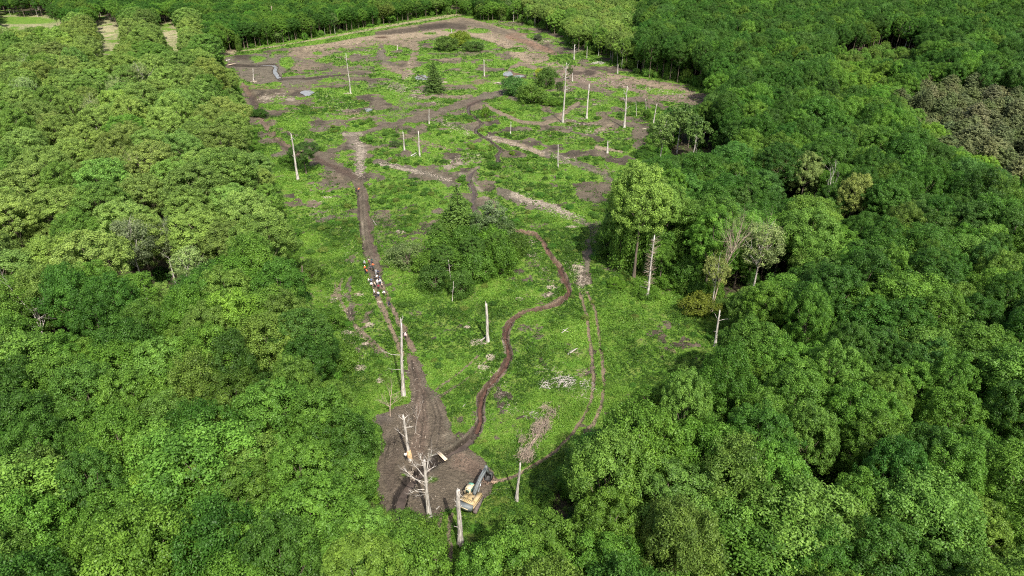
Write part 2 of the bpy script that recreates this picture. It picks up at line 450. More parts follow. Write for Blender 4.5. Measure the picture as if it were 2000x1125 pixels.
PUDDLES = [(600, 181, 14, 5.5), (719, 214, 9, 3.6), (823, 151, 13, 6), (992, 144, 10, 5.5), (1014, 148.5, 12, 2.6)]


def ground_z(X, Y):
    z = 0.9 * (fbm(X / 42.0 + 3.1, Y / 42.0 + 8.2, 2) - 0.5) * sstep(100, 200, Y)
    z = z + 0.28 * (fbm(X / 3.2, Y / 3.2, 3) - 0.5)
    for pts, hw, dep, bank in WD:
        xs = [p[0] for p in pts]
        ys = [p[1] for p in pts]
        m = (X > min(xs) - 6) & (X < max(xs) + 6) & (Y > min(ys) - 6) & (Y < max(ys) + 6)
        if not m.any():
            continue
        wob = 0.95 * (fbm(X[m] / 2.1, Y[m] / 2.1, 3) - 0.5)
        d, _ = segdist(X[m], Y[m], pts)
        d = d + wob
        zz = z[m]
        near = 1 - sstep(hw * 1.2, hw * 3.0, d)
        zz = zz * (1 - 0.8 * near) + bank * np.exp(-((d - hw * 1.5) / 0.5) ** 2) * (0.5 + wob)
        zz = zz - dep * (1 - sstep(hw * 0.55, hw * 1.05, d))
        z[m] = zz
    for pts, hw, dep in WRUT:
        xs = [p[0] for p in pts]
        ys = [p[1] for p in pts]
        m = (X > min(xs) - 4) & (X < max(xs) + 4) & (Y > min(ys) - 4) & (Y < max(ys) + 4)
        if not m.any():
            continue
        d, _ = segdist(X[m], Y[m], pts)
        z[m] -= dep * (1 - sstep(hw * 0.6, hw * 1.3, d)) - 0.5 * dep * np.exp(-((d - hw * 1.7) / (hw * 0.4)) ** 2)
    px, py, _ = proj(X, Y, 0.0)
    for (x, y, rx, ry) in PUDDLES:
        d = np.hypot((px - x) / rx, (py - y) / ry)
        z = np.where(d < 1.8, z * sstep(1.1, 1.8, d) - 0.5 * (1 - sstep(0.85, 1.2, d)), z)
    # spoil bank behind the far pit, heap of fresh soil
    z = z + 1.0 * np.exp(-((px - 475) / 18) ** 2 - ((py - 113) / 4) ** 2) + 1.0 * np.exp(-((px - 1012) / 22) ** 2 - ((py - 68) / 3) ** 2)
    return z


def paint(X, Y):
    """soil colour and plant cover at ground points"""
    px, py, dd = proj(X, Y, 0.0)
    k = np.clip(dd, 60, 700) / 150.0
    wx = (fbm(X / 3.4, Y / 3.4, 4) - 0.5) * 26.0 / k
    wy = (fbm(X / 3.4 + 50, Y / 3.4 + 31, 4) - 0.5) * 17.0 / (k * k + 0.3)
    wx = wx * sstep(40, 200, Y) + wx * 0.35 * (1 - sstep(40, 200, Y))
    qx, qy = px + 0.22 * wx, py + 0.22 * wy      # thin ruts wander less than the broad patches
    px = px + wx
    py = py + wy
    soil = np.empty(X.shape + (3,))
    n1 = fbm(X / 9, Y / 9, 3)[..., None]
    soil[...] = np.array(MUDG) * 0.75 * (1 - n1) + np.array(TAN) * n1 * 0.85
    pat = fbm(X / 8 + 11, Y / 8 + 5, 4)
    pat2 = fbm(X / 22 + 2, Y / 15 + 7, 3)
    brk = fbm(X / 5.5 + 40, Y / 7.5 + 3, 4)
    up = sstep(150, 240, Y)
    up2 = sstep(230, 380, Y)
    fine = fbm(X / 2.4 + 90, Y / 2.4 + 13, 3)
    cover = 0.98 - (0.42 + 0.30 * up) * sstep(0.51, 0.66, pat) - 0.35 * sstep(0.62, 0.74, fine) - (0.34 * up + 0.18 * up2) * sstep(0.47, 0.63, pat2)
    dk = sstep(0.50, 0.66, fbm(X / 7 + 70, Y / 10 + 21, 4))[..., None]
    soil = soil * (1 - 0.7 * dk) + np.array(MUDD) * 0.7 * dk
    cover = np.clip(cover, 0.12, 1)
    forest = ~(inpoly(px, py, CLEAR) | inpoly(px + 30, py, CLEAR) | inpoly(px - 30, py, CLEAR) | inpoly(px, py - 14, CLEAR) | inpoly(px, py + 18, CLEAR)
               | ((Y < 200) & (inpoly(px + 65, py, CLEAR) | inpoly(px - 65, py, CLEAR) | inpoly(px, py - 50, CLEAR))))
    inner = np.ones(X.shape, bool)
    for kind, g, w, c, cv, s, soft in FEAT:
        if kind == 'e':
            x, y, rx, ry = g
            d = np.hypot((px - x) / rx, (py - y) / ry)
            m = s * (1 - sstep(1 - soft, 1 + soft * 0.6, d))
        elif kind == 'l':
            xs = [p[0] for p in g]
            ys = [p[1] for p in g]
            mw = max(w) * 2
            ux, uy = (qx, qy) if max(w) <= 5.6 else (px, py)
            b = (ux > min(xs) - mw) & (ux < max(xs) + mw) & (uy > min(ys) - mw) & (uy < max(ys) + mw)
            if not b.any():
                continue
            m = np.zeros(X.shape)
            d, fr = segdist(ux[b], uy[b], g)
            hw = (w[0] + (w[1] - w[0]) * fr) * (0.86 if max(w) > 5.6 and g[0][1] < 470 else 1.0)
            m[b] = s * (1 - sstep(1 - soft, 1 + soft * 0.6, d / hw))
        else:
            m = s * inpoly(px, py, g)
        mm = m[..., None]
        soil = soil * (1 - mm) + np.array(c) * mm
        if cv < 0.5 and c not in (MUD, MUDD, RED) and not (kind == 'l' and max(w) <= 5.6):
            m = m * np.where(Y > 130, 0.55 + 0.6 * sstep(0.62, 0.40, brk), 1.0)
            m = np.clip(m, 0, 1)
        cover = cover * (1 - m) + cv * m
    # beds of the ditches, in metres
    for (pts, hw, dep, bank), c in zip(WD, ((0.036, 0.030, 0.026), MUDD, RED, MUDG, MUDD, MUDD, MUDD, MUDD)):
        d, fr = segdist(X, Y, pts)
        d = d + 0.95 * (fbm(X / 2.1, Y / 2.1, 3) - 0.5)
        m = (1 - sstep(hw * 0.85, hw * 1.2, d))
        cc = np.array(c)[None, :] * np.ones(X.shape + (1,))
        if c is RED:
            dark = (1 - sstep(0.02, 0.10, fr))[..., None] + 0.5 * sstep(0.5, 0.62, fbm(X / 1.1, Y / 3.0, 2))[..., None]
            dark = np.clip(dark, 0, 1)
            cc = cc * (1 - dark) + np.array((0.066, 0.048, 0.040)) * dark
            far = 0.8 * sstep(0.62, 0.75, fr)[..., None]
            cc = cc * (1 - far) + np.array((0.165, 0.105, 0.078)) * far
        soil = soil * (1 - m[..., None]) + cc * m[..., None]
        cover = cover * (1 - m)
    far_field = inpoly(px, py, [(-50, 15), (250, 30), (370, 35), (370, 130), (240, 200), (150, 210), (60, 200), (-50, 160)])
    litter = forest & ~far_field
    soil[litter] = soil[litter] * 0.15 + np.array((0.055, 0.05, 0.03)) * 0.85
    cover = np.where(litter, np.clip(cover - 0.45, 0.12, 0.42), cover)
    return soil, np.clip(cover, 0, 1), litter


# ------------------------------------------------------------------ mesh helpers
def mesh_from(name, V, Fq, mat=None, attrs=None, smooth=False):
    """V (n,3); Fq (m,4) or (m,3) array, or list of arrays"""
    me = bpy.data.meshes.new(name)
    V = np.ascontiguousarray(V, np.float32)
    Fs = Fq if isinstance(Fq, list) else [Fq]
    Fs = [np.asarray(f, np.int32) for f in Fs if len(f)]
    me.vertices.add(len(V))
    me.vertices.foreach_set("co", V.ravel())
    nl = sum(f.size for f in Fs)
    npoly = sum(len(f) for f in Fs)
    me.loops.add(nl)
    me.loops.foreach_set("vertex_index", np.concatenate([f.ravel() for f in Fs]))
    me.polygons.add(npoly)
    starts = []
    s = 0
    for f in Fs:
        starts.append(s + np.arange(len(f)) * f.shape[1])
        s += f.size
    me.polygons.foreach_set("loop_start", np.concatenate(starts).astype(np.int32))
    me.update(calc_edges=True)
    if smooth:
        me.polygons.foreach_set("use_smooth", np.ones(npoly, bool))
    if attrs:
        for an, (typ, arr) in attrs.items():
            a = me.attributes.new(an, typ, 'POINT')
            if typ == 'FLOAT':
                a.data.foreach_set("value", np.ascontiguousarray(arr, np.float32).ravel())
            else:
                a.data.foreach_set("color", np.ascontiguousarray(arr, np.float32).ravel())
    if mat:
        me.materials.append(mat)
    return me


def leaves_geo(C, N, S, T, g, asp=0.62):
    """one diamond leaf patch per centre; returns V, F, tint"""
    n = len(C)
    N = N / (np.linalg.norm(N, axis=1, keepdims=True) + 1e-9)
    r = g.normal(size=(n, 3))
    t1 = np.cross(N, r)
    t1 /= (np.linalg.norm(t1, axis=1, keepdims=True) + 1e-9)
    t2 = np.cross(N, t1)
    S = S[:, None]
    bend = N * S * 0.18
    V = np.stack([C + t1 * S * 0.5 - bend, C + t2 * S * asp * 0.5, C - t1 * S * 0.5 - bend, C - t2 * S * asp * 0.5], 1).reshape(-1, 3)
    Fq = np.arange(4 * n).reshape(n, 4)
    return V, Fq, np.repeat(T, 4)


class MB:
    def __init__(self):
        self.V, self.Q, self.T3, self.n = [], [], [], 0

    def add(self, V, Q=None, T=None):
        V = np.asarray(V, float).reshape(-1, 3)
        if Q is not None and len(Q):
            self.Q.append(np.asarray(Q, int) + self.n)
        if T is not None and len(T):
            self.T3.append(np.asarray(T, int) + self.n)
        self.V.append(V)
        self.n += len(V)
        return self

    def tube(self, P, Rr, sides=7, cap=True, rough=0.0, g=rng):
        P = np.asarray([tuple(p) for p in P], float)
        Rr = np.asarray(Rr, float)
        k = len(P)
        T = np.gradient(P, axis=0)
        T /= (np.linalg.norm(T, axis=1, keepdims=True) + 1e-9)
        ref = np.array([0.0, 1.0, 0.0]) if abs(T[0][1]) < 0.8 else np.array([1.0, 0.0, 0.0])
        A = np.cross(T, ref)
        A /= (np.linalg.norm(A, axis=1, keepdims=True) + 1e-9)
        B = np.cross(T, A)
        an = np.arange(sides) / sides * 2 * math.pi
        rr = Rr[:, None] * (1 + rough * (g.random((k, sides)) - 0.5) * 2)
        V = P[:, None, :] + rr[..., None] * (np.cos(an)[None, :, None] * A[:, None, :] + np.sin(an)[None, :, None] * B[:, None, :])
        V = V.reshape(-1, 3)
        i = np.arange(k - 1)[:, None] * sides
        j = np.arange(sides)[None, :]
        j2 = (j + 1) % sides
        Q = np.stack([i + j, i + j2, i + sides + j2, i + sides + j], -1).reshape(-1, 4)
        self.add(V, Q)
        if cap:
            b = self.n
            self.add([P[-1] + T[-1] * Rr[-1] * 0.5], None, None)
            o = b - sides
            self.T3.append(np.array([[o + a, o + (a + 1) % sides, b] for a in range(sides)]))
        return self

    def box(self, c, s, M=None):
        c = np.array(c, float)
        s = np.array(s, float) / 2
        V = np.array([[x, y, z] for x in (-1, 1) for y in (-1, 1) for z in (-1, 1)], float) * s
        if M is not None:
            V = V @ np.array(M.to_3x3()).T
        V = V + c
        self.add(V, [(0, 1, 3, 2), (4, 6, 7, 5), (0, 4, 5, 1), (2, 3, 7, 6), (0, 2, 6, 4), (1, 5, 7, 3)])
        return self

    def prism(self, pts, axis, a, b):
        """polygon pts (2-D) pushed from a to b along axis ('x': pts are y,z)"""
        n = len(pts)
        V = []
        for h in (a, b):
            for p, q in pts:
                V.append((h, p, q) if axis == 'x' else ((p, h, q) if axis == 'y' else (p, q, h)))
        base = self.n
        self.add(V, [(i, (i + 1) % n, n + (i + 1) % n, n + i) for i in range(n)])
        cen = np.array(V[:n]).mean(0), np.array(V[n:]).mean(0)
        self.add([cen[0], cen[1]])
        cb = base + 2 * n
        self.T3.append(np.array([[base + (i + 1) % n, base + i, cb] for i in range(n)] + [[base + n + i, base + n + (i + 1) % n, cb + 1] for i in range(n)]))
        return self

    def mesh(self, name, mat, smooth=False):
        fs = []
        if self.Q:
            fs.append(np.concatenate(self.Q))
        if self.T3:
            fs.append(np.concatenate(self.T3))
        return mesh_from(name, np.concatenate(self.V), fs, mat, smooth=smooth)


def link(name, data, parent=None, loc=None, rotz=0.0, scale=None):
    o = bpy.data.objects.new(name, data)
    col.objects.link(o)
    if parent is not None:
        o.parent = parent
    if loc is not None:
        o.location = loc
    if rotz:
        o.rotation_euler = (0, 0, rotz)
    if scale is not None:
        o.scale = scale
    return o


def tag(o, label=None, cat=None, group=None, kind=None):
    if label:
        o["label"] = label
    if cat:
        o["category"] = cat
    if group:
        o["group"] = group
    if kind:
        o["kind"] = kind
    return o


# ------------------------------------------------------------------ materials
def mat_new(name):
    m = bpy.data.materials.new(name)
    m.use_nodes = True
    nt = m.node_tree
    nt.nodes.clear()
    return m, nt, nt.nodes, nt.links


def simple_mat(name, c, rough=0.7, noise=0.15, scale=3.0, metal=0.0, spec=0.3, bump=0.0, c2=None, stretch=None):
    m, nt, N, L = mat_new(name)
    out = N.new("ShaderNodeOutputMaterial")
    b = N.new("ShaderNodeBsdfPrincipled")
    b.inputs["Roughness"].default_value = rough
    b.inputs["Metallic"].default_value = metal
    b.inputs["Specular IOR Level"].default_value = spec
    tc = N.new("ShaderNodeTexCoord")
    mp = N.new("ShaderNodeMapping")
    L.new(tc.outputs["Object"], mp.inputs[0])
    if stretch:
        mp.inputs["Scale"].default_value = stretch
    no = N.new("ShaderNodeTexNoise")
    no.inputs["Scale"].default_value = scale
    no.inputs["Detail"].default_value = 5
    L.new(mp.outputs[0], no.inputs["Vector"])
    cr = N.new("ShaderNodeMix")
    cr.data_type = 'RGBA'
    a = [v * (1 - noise) for v in c]
    bb = list(c2) if c2 else [min(1, v * (1 + noise)) for v in c]
    cr.inputs[6].default_value = (*a, 1)
    cr.inputs[7].default_value = (*bb, 1)
    mr = N.new("ShaderNodeMapRange")
    mr.inputs[1].default_value = 0.35
    mr.inputs[2].default_value = 0.65
    L.new(no.outputs[0], mr.inputs[0])
    L.new(mr.outputs[0], cr.inputs[0])
    L.new(cr.outputs[2], b.inputs["Base Color"])
    if bump:
        bp = N.new("ShaderNodeBump")
        bp.inputs["Strength"].default_value = bump
        bp.inputs["Distance"].default_value = 0.05
        L.new(no.outputs[0], bp.inputs["Height"])
        L.new(bp.outputs[0], b.inputs["Normal"])
    L.new(b.outputs[0], out.inputs[0])
    return m


def foliage_mat(name, fixed=None, transl=0.34):
    """leaf colour: 'tcol' of the tree (object or instance) times the tuft's own tint"""
    m, nt, N, L = mat_new(name)
    out = N.new("ShaderNodeOutputMaterial")
    if fixed:
        c = N.new("ShaderNodeRGB")
        c.outputs[0].default_value = (*fixed, 1)
        csock = c.outputs[0]
    else:
        at = N.new("ShaderNodeAttribute")
        at.attribute_type = 'INSTANCER'
        at.attribute_name = "tcol"
        csock = at.outputs["Color"]
    ti = N.new("ShaderNodeAttribute")
    ti.attribute_name = "tint"
    gr = N.new("ShaderNodeMix")        # fresh chlorophyll green of early summer leaves
    gr.data_type = 'RGBA'
    gr.blend_type = 'MULTIPLY'
    gr.inputs[0].default_value = 1.0
    gr.clamp_result = False
    gr.inputs[7].default_value = (1.03, 1.14, 1.02, 1)
    L.new(csock, gr.inputs[6])
    csock = gr.outputs[2]
    hs = N.new("ShaderNodeHueSaturation")
    L.new(csock, hs.inputs["Color"])
    m1 = N.new("ShaderNodeMapRange")
    m1.inputs[3].default_value = 0.512
    m1.inputs[4].default_value = 0.488
    L.new(ti.outputs["Fac"], m1.inputs[0])
    L.new(m1.outputs[0], hs.inputs["Hue"])
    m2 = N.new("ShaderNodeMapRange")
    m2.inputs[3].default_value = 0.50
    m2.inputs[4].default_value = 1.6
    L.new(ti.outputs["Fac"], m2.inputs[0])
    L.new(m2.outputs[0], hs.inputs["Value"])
    p = N.new("ShaderNodeBsdfPrincipled")
    p.inputs["Roughness"].default_value = 0.5
    p.inputs["Specular IOR Level"].default_value = 0.25
    L.new(hs.outputs[0], p.inputs["Base Color"])
    t = N.new("ShaderNodeBsdfTranslucent")
    h2 = N.new("ShaderNodeHueSaturation")
    h2.inputs["Hue"].default_value = 0.492
    h2.inputs["Value"].default_value = 1.5
    L.new(hs.outputs[0], h2.inputs["Color"])
    L.new(h2.outputs[0], t.inputs[0])
    mx = N.new("ShaderNodeMixShader")
    mx.inputs[0].default_value = transl
    L.new(p.outputs[0], mx.inputs[1])
    L.new(t.outputs[0], mx.inputs[2])
    L.new(mx.outputs[0], out.inputs[0])
    return m


M_LEAF = foliage_mat("foliage")
M_HERB = foliage_mat("meadow_leaves", fixed=(0.104, 0.188, 0.028))
M_BARK = simple_mat("bark_brown", (0.13, 0.105, 0.08), 0.9, 0.35, 2.0, stretch=(3, 3, 0.6), bump=0.6)
M_BIRCH = simple_mat("bark_pale", (0.36, 0.34, 0.30), 0.8, 0.3, 2.2, stretch=(2, 2, 1.2), bump=0.3)
M_DEAD = simple_mat("weathered_deadwood", (0.24, 0.215, 0.185), 0.85, 0.3, 1.6, c2=(0.58, 0.55, 0.50), stretch=(4, 4, 0.45), bump=0.5)
M_RAW = simple_mat("fresh_split_wood", (0.55, 0.30, 0.14), 0.8, 0.3, 3.0, c2=(0.62, 0.45, 0.25), stretch=(4, 4, 0.8))
M_TWIG = simple_mat("dry_twigs", (0.30, 0.24, 0.185), 0.9, 0.3, 2.0)
M_TWIGP = simple_mat("bleached_branches", (0.40, 0.37, 0.33), 0.9, 0.3, 2.0, c2=(0.56, 0.52, 0.47))
M_CHIP = simple_mat("pale_wood_debris", (0.42, 0.36, 0.29), 0.9, 0.3, 4.0)

# ground
m, nt, N, L = mat_new("clearing_ground")
out = N.new("ShaderNodeOutputMaterial")
b = N.new("ShaderNodeBsdfPrincipled")
b.inputs["Roughness"].default_value = 0.95
b.inputs["Specular IOR Level"].default_value = 0.1
aS = N.new("ShaderNodeAttribute")
aS.attribute_name = "soil"
aC = N.new("ShaderNodeAttribute")
aC.attribute_name = "cover"
tc = N.new("ShaderNodeTexCoord")


def gnoise(sc, det=6, rough=0.6):
    n = N.new("ShaderNodeTexNoise")
    n.inputs["Scale"].default_value = sc
    n.inputs["Detail"].default_value = det
    n.inputs["Roughness"].default_value = rough
    L.new(tc.outputs["Object"], n.inputs["Vector"])
    return n


n_f = gnoise(2.2, 8, 0.7)
n_m = gnoise(0.35, 5)
n_c = gnoise(0.9, 7, 0.7)
# soil: brightness noise
ms = N.new("ShaderNodeMapRange")
ms.inputs[1].default_value = 0.3
ms.inputs[2].default_value = 0.7
ms.inputs[3].default_value = 0.6
ms.inputs[4].default_value = 1.45
L.new(n_f.outputs[0], ms.inputs[0])
hsS = N.new("ShaderNodeHueSaturation")
L.new(aS.outputs["Color"], hsS.inputs["Color"])
n_b = gnoise(0.28, 5, 0.65)
ms2 = N.new("ShaderNodeMapRange")
ms2.inputs[1].default_value = 0.35
ms2.inputs[2].default_value = 0.65
ms2.inputs[3].default_value = 0.75
ms2.inputs[4].default_value = 1.30
L.new(n_b.outputs[0], ms2.inputs[0])
mm_ = N.new("ShaderNodeMath")
mm_.operation = 'MULTIPLY'
L.new(ms.outputs[0], mm_.inputs[0])
L.new(ms2.outputs[0], mm_.inputs[1])
L.new(mm_.outputs[0], hsS.inputs["Value"])
# grass colour
rg = N.new("ShaderNodeValToRGB")
rg.color_ramp.elements[0].position = 0.3
rg.color_ramp.elements[0].color = (0.064, 0.165, 0.018, 1)
rg.color_ramp.elements[1].position = 0.72
rg.color_ramp.elements[1].color = (0.165, 0.210, 0.052, 1)
e = rg.color_ramp.elements.new(0.5)
e.color = (0.112, 0.205, 0.028, 1)
L.new(n_m.outputs[0], rg.inputs[0])
hsG = N.new("ShaderNodeHueSaturation")
mg = N.new("ShaderNodeMapRange")
mg.inputs[1].default_value = 0.3
mg.inputs[2].default_value = 0.7
mg.inputs[3].default_value = 0.6
mg.inputs[4].default_value = 1.4
L.new(n_f.outputs[0], mg.inputs[0])
L.new(mg.outputs[0], hsG.inputs["Value"])
L.new(rg.outputs[0], hsG.inputs["Color"])
# cover threshold
ad = N.new("ShaderNodeMath")
ad.operation = 'ADD'
L.new(aC.outputs["Fac"], ad.inputs[0])
L.new(n_c.outputs[0], ad.inputs[1])
th = N.new("ShaderNodeMapRange")
th.inputs[1].default_value = 0.945
th.inputs[2].default_value = 1.02
L.new(ad.outputs[0], th.inputs[0])
mx = N.new("ShaderNodeMix")
mx.data_type = 'RGBA'
L.new(th.outputs[0], mx.inputs[0])
L.new(hsS.outputs[0], mx.inputs[6])
L.new(hsG.outputs[0], mx.inputs[7])
L.new(mx.outputs[2], b.inputs["Base Color"])
bp = N.new("ShaderNodeBump")
bp.inputs["Strength"].default_value = 1.0
bp.inputs["Distance"].default_value = 0.5
L.new(n_f.outputs[0], bp.inputs["Height"])
L.new(bp.outputs[0], b.inputs["Normal"])
L.new(b.outputs[0], out.inputs[0])
M_GROUND = m

# ------------------------------------------------------------------ ground sheet
Ys = np.concatenate([np.linspace(-400, 40, 12), 55 * (640 / 55.0) ** (np.arange(820) / 819.0), np.array([680, 740, 850, 1100, 1700, 3000, 6000])])
s_in = np.linspace(-1, 1, 620)
so = np.concatenate([np.linspace(1.01, 2.1, 70), [2.6, 4, 7, 12, 22]])
Ss = np.concatenate([-so[::-1], s_in, so])
wY = 0.42 * np.sqrt(np.clip(Ys, 55, 640) ** 2 + 85.0 ** 2)
X = wY[:, None] * Ss[None, :]
Y = np.repeat(Ys[:, None], len(Ss), 1)
Z = ground_z(X.ravel(), Y.ravel())
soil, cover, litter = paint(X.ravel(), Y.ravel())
nr, nc = X.shape
V = np.stack([X.ravel(), Y.ravel(), Z], 1)
i = np.arange(nr - 1)[:, None] * nc
j = np.arange(nc - 1)[None, :]
Q = np.stack([i + j, i + j + 1, i + nc + j + 1, i + nc + j], -1).reshape(-1, 4)
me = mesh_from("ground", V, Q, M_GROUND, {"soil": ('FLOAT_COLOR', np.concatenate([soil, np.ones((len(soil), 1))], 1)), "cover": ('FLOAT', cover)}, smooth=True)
tag(link("ground", me), kind="structure")

# ------------------------------------------------------------------ water
M_WATER = simple_mat("still_water", (0.22, 0.215, 0.20), 0.2, 0.15, 0.5, spec=0.6)
M_WDARK = simple_mat("dark_ditch_water", (0.075, 0.058, 0.048), 0.55, 0.3, 0.8, spec=0.3)
M_WRED = simple_mat("iron_brown_water", (0.088, 0.048, 0.034), 0.5, 0.4, 0.9, spec=0.25)


def water_ellipse(px, py, rx, ry, z):
    n = 28
    pts = []
    for k in range(n):
        a = k / n * 2 * math.pi
        w = 1.0 + 0.18 * math.sin(3 * a + px) + 0.08 * math.sin(5 * a)
        pts.append(tuple(gp(px + rx * w * math.cos(a), py + ry * w * math.sin(a), z)))
    c = tuple(np.mean(pts, 0))
    V = np.array(pts + [c])
    return V, np.array([[(k + 1) % n, k, n] for k in range(n)])


for k, (x, y, rx, ry) in enumerate(PUDDLES):
    V, T = water_ellipse(x, y, rx, ry, -0.24)
    tag(link("pond_water", mesh_from("pond_water", V, T[:, ::-1], M_WATER)), kind="structure")


def water_strip(name, pts_px, hw, z, mat):
    P = np.array(w2(pts_px))
    # resample
    seg = np.hypot(*np.diff(P, axis=0).T)
    s = np.concatenate([[0], np.cumsum(seg)])
    t = np.arange(0, s[-1], 1.0)
    x = np.interp(t, s, P[:, 0])
    y = np.interp(t, s, P[:, 1])
    T = np.gradient(np.stack([x, y], 1), axis=0)
    T /= np.linalg.norm(T, axis=1, keepdims=True)
    nx, ny = -T[:, 1], T[:, 0]
    V = np.concatenate([np.stack([x + nx * hw, y + ny * hw, np.full_like(x, z)], 1), np.stack([x - nx * hw, y - ny * hw, np.full_like(x, z)], 1)])
    n = len(x)
    Q = np.stack([np.arange(n - 1), np.arange(1, n), n + np.arange(1, n), n + np.arange(n - 1)], 1)
    tag(link(name, mesh_from(name, V, Q[:, ::-1], mat)), kind="structure")


water_strip("stream_water", DITCH[8:30], 0.30, -0.72, M_WRED)
water_strip("stream_water", DITCH[:6], 0.75, -1.15, M_WDARK)
water_strip("stream_water", DITCH[5:9], 0.6, -0.74, M_WDARK)
water_strip("stream_water", DITCH2, 0.5, -0.55, M_WDARK)
water_strip("stream_water", DITCH3, 0.4, -0.48, M_WDARK)
water_strip("stream_water", SBEND, 1.3, -0.33, M_WATER)

# ------------------------------------------------------------------ meadow plants (nobody could count them)
def scatter_points(n, y0, y1, seed):
    g = np.random.default_rng(seed)
    u = g.random(n)
    Yp = np.sqrt(y0 * y0 + u * (y1 * y1 - y0 * y0))
    Xp = (g.random(n) * 2 - 1) * 0.44 * np.sqrt(Yp ** 2 + 85.0 ** 2)
    soil_, cov, lit = paint(Xp, Yp)
    keep = (cov + 0.9 * (g.random(n) - 0.5) > 0.62) & ~(lit & (g.random(n) < 0.75))
    return Xp[keep], Yp[keep], cov[keep], g


def tufts(y0, y1, n, rad, hgt, nl, leaf, seed):
    x, y, cv, g = scatter_points(n, y0, y1, seed)
    z = ground_z(x, y)
    pn = fbm(x / 5 + 3, y / 5 + 9, 3)             # stands of taller plants
    lush = sstep(0.42, 0.62, pn)
    k = len(x)
    a = g.random((k, nl)) * 2 * math.pi
    rr = np.sqrt(g.random((k, nl))) * rad * (0.7 + 0.6 * lush[:, None])
    zz = (1 - (rr / (rad * 1.35)) ** 2) * hgt * (0.35 + 1.1 * lush[:, None]) * (0.4 + 0.8 * g.random((k, nl)))
    C = np.stack([x[:, None] + rr * np.cos(a), y[:, None] + rr * np.sin(a), z[:, None] + zz + 0.02], -1).reshape(-1, 3)
    Nn = np.stack([0.8 * np.cos(a) * rr / rad, 0.8 * np.sin(a) * rr / rad, np.full_like(a, 0.7)], -1).reshape(-1, 3) + g.normal(size=(k * nl, 3)) * 0.45
    tone = fbm(x / 16 + 30, y / 16 + 70, 3)
    t = np.repeat(np.clip(0.02 + 0.95 * sstep(0.32, 0.68, tone) - 0.25 * lush + 0.4 * (g.random(k) - 0.5), 0, 1), nl) + 0.3 * (g.random(k * nl) - 0.5)
    S = leaf * (0.6 + 0.8 * g.random(k * nl))
    return leaves_geo(C, Nn, S, np.clip(t, 0, 1), g, 0.5)


parts = [tufts(56, 110, 46000, 0.42, 0.55, 9, 0.24, 1), tufts(110, 190, 70000, 0.5, 0.55, 8, 0.32, 2),
         tufts(190, 330, 60000, 0.7, 0.6, 7, 0.46, 3), tufts(330, 600, 70000, 1.0, 0.6, 5, 0.75, 4)]
off = 0
VV, QQ, TT = [], [], []
for V, Q, T in parts:
    VV.append(V)
    QQ.append(Q + off)
    TT.append(T)
    off += len(V)
me = mesh_from("meadow_grass", np.concatenate(VV), np.concatenate(QQ), M_HERB, {"tint": ('FLOAT', np.concatenate(TT))})
tag(link("meadow_grass", me), "lush green grass and herbs growing over the clearing between the muddy tracks", "grass", kind="stuff")

# scattered pale wood chips and broken sticks on the bare strips
def chips():
    g = np.random.default_rng(77)
    spots = [((1000, 380), (1140, 432), 13, 900), ((740, 318), (880, 352), 8, 400), ((700, 275), (704, 345), 12, 350),
             ((1118, 515), (1140, 560), 16, 260), ((950, 268), (1120, 314), 7, 350), ((760, 165), (860, 200), 22, 330),
             ((985, 160), (1010, 155), 10, 200), ((620, 190), (700, 225), 30, 200), ((560, 190), (510, 195), 14, 160),
             ((870, 320), (950, 300), 14, 300), ((810, 128), (790, 150), 14, 160), ((640, 120), (720, 100), 14, 200),
             ((1100, 235), (1180, 260), 18, 240), ((1130, 150), (1340, 190), 12, 380), ((600, 360), (690, 500), 26, 220),
             ((1060, 720), (1150, 780), 24, 260), ((780, 700), (830, 980), 30, 160), ((930, 60), (1040, 110), 16, 240),
             ((930, 700), (1010, 810), 22, 160), ((1040, 480), (1090, 580), 14, 160), ((690, 80), (880, 60), 12, 260),
             ((650, 545), (700, 700), 22, 200), ((860, 240), (920, 262), 12, 200)]
    mb = MB()
    for (a, b_, w, n) in spots:
        for _ in range(int(n * (0.5 if a[1] < 500 else 0.9))):
            t = g.random()
            x = a[0] + (b_[0] - a[0]) * t + g.normal() * w * 0.5
            y = a[1] + (b_[1] - a[1]) * t + g.normal() * w * 0.33
            p = gp(x, y)
            far = p.y / 150.0
            Lh = g.uniform(0.12, 0.55) * max(0.6, min(1.8, far))
            an = g.uniform(0, math.pi)
            d = np.array([math.cos(an) * Lh, math.sin(an) * Lh, g.uniform(-0.04, 0.08)])
            c = np.array([p.x, p.y, 0.1 * g.random() + 0.03 + float(ground_z(np.array([p.x]), np.array([p.y]))[0])])
            r = g.uniform(0.02, 0.05) * max(0.8, min(2.2, far))
            s = np.array([-d[1], d[0], 0]) / Lh * r
            mb.add([c - d - s, c + d - s * 0.6, c + d + s * 0.6, c - d + s, c + np.array([0, 0, r])], [(0, 1, 2, 3)], [(0, 1, 4), (1, 2, 4), (2, 3, 4), (3, 0, 4)])
    return mb.mesh("wood_chips", M_CHIP)


tag(link("wood_chips", chips()), "pale wood chips and broken sticks strewn over the bare strips", "wood chips", kind="stuff")

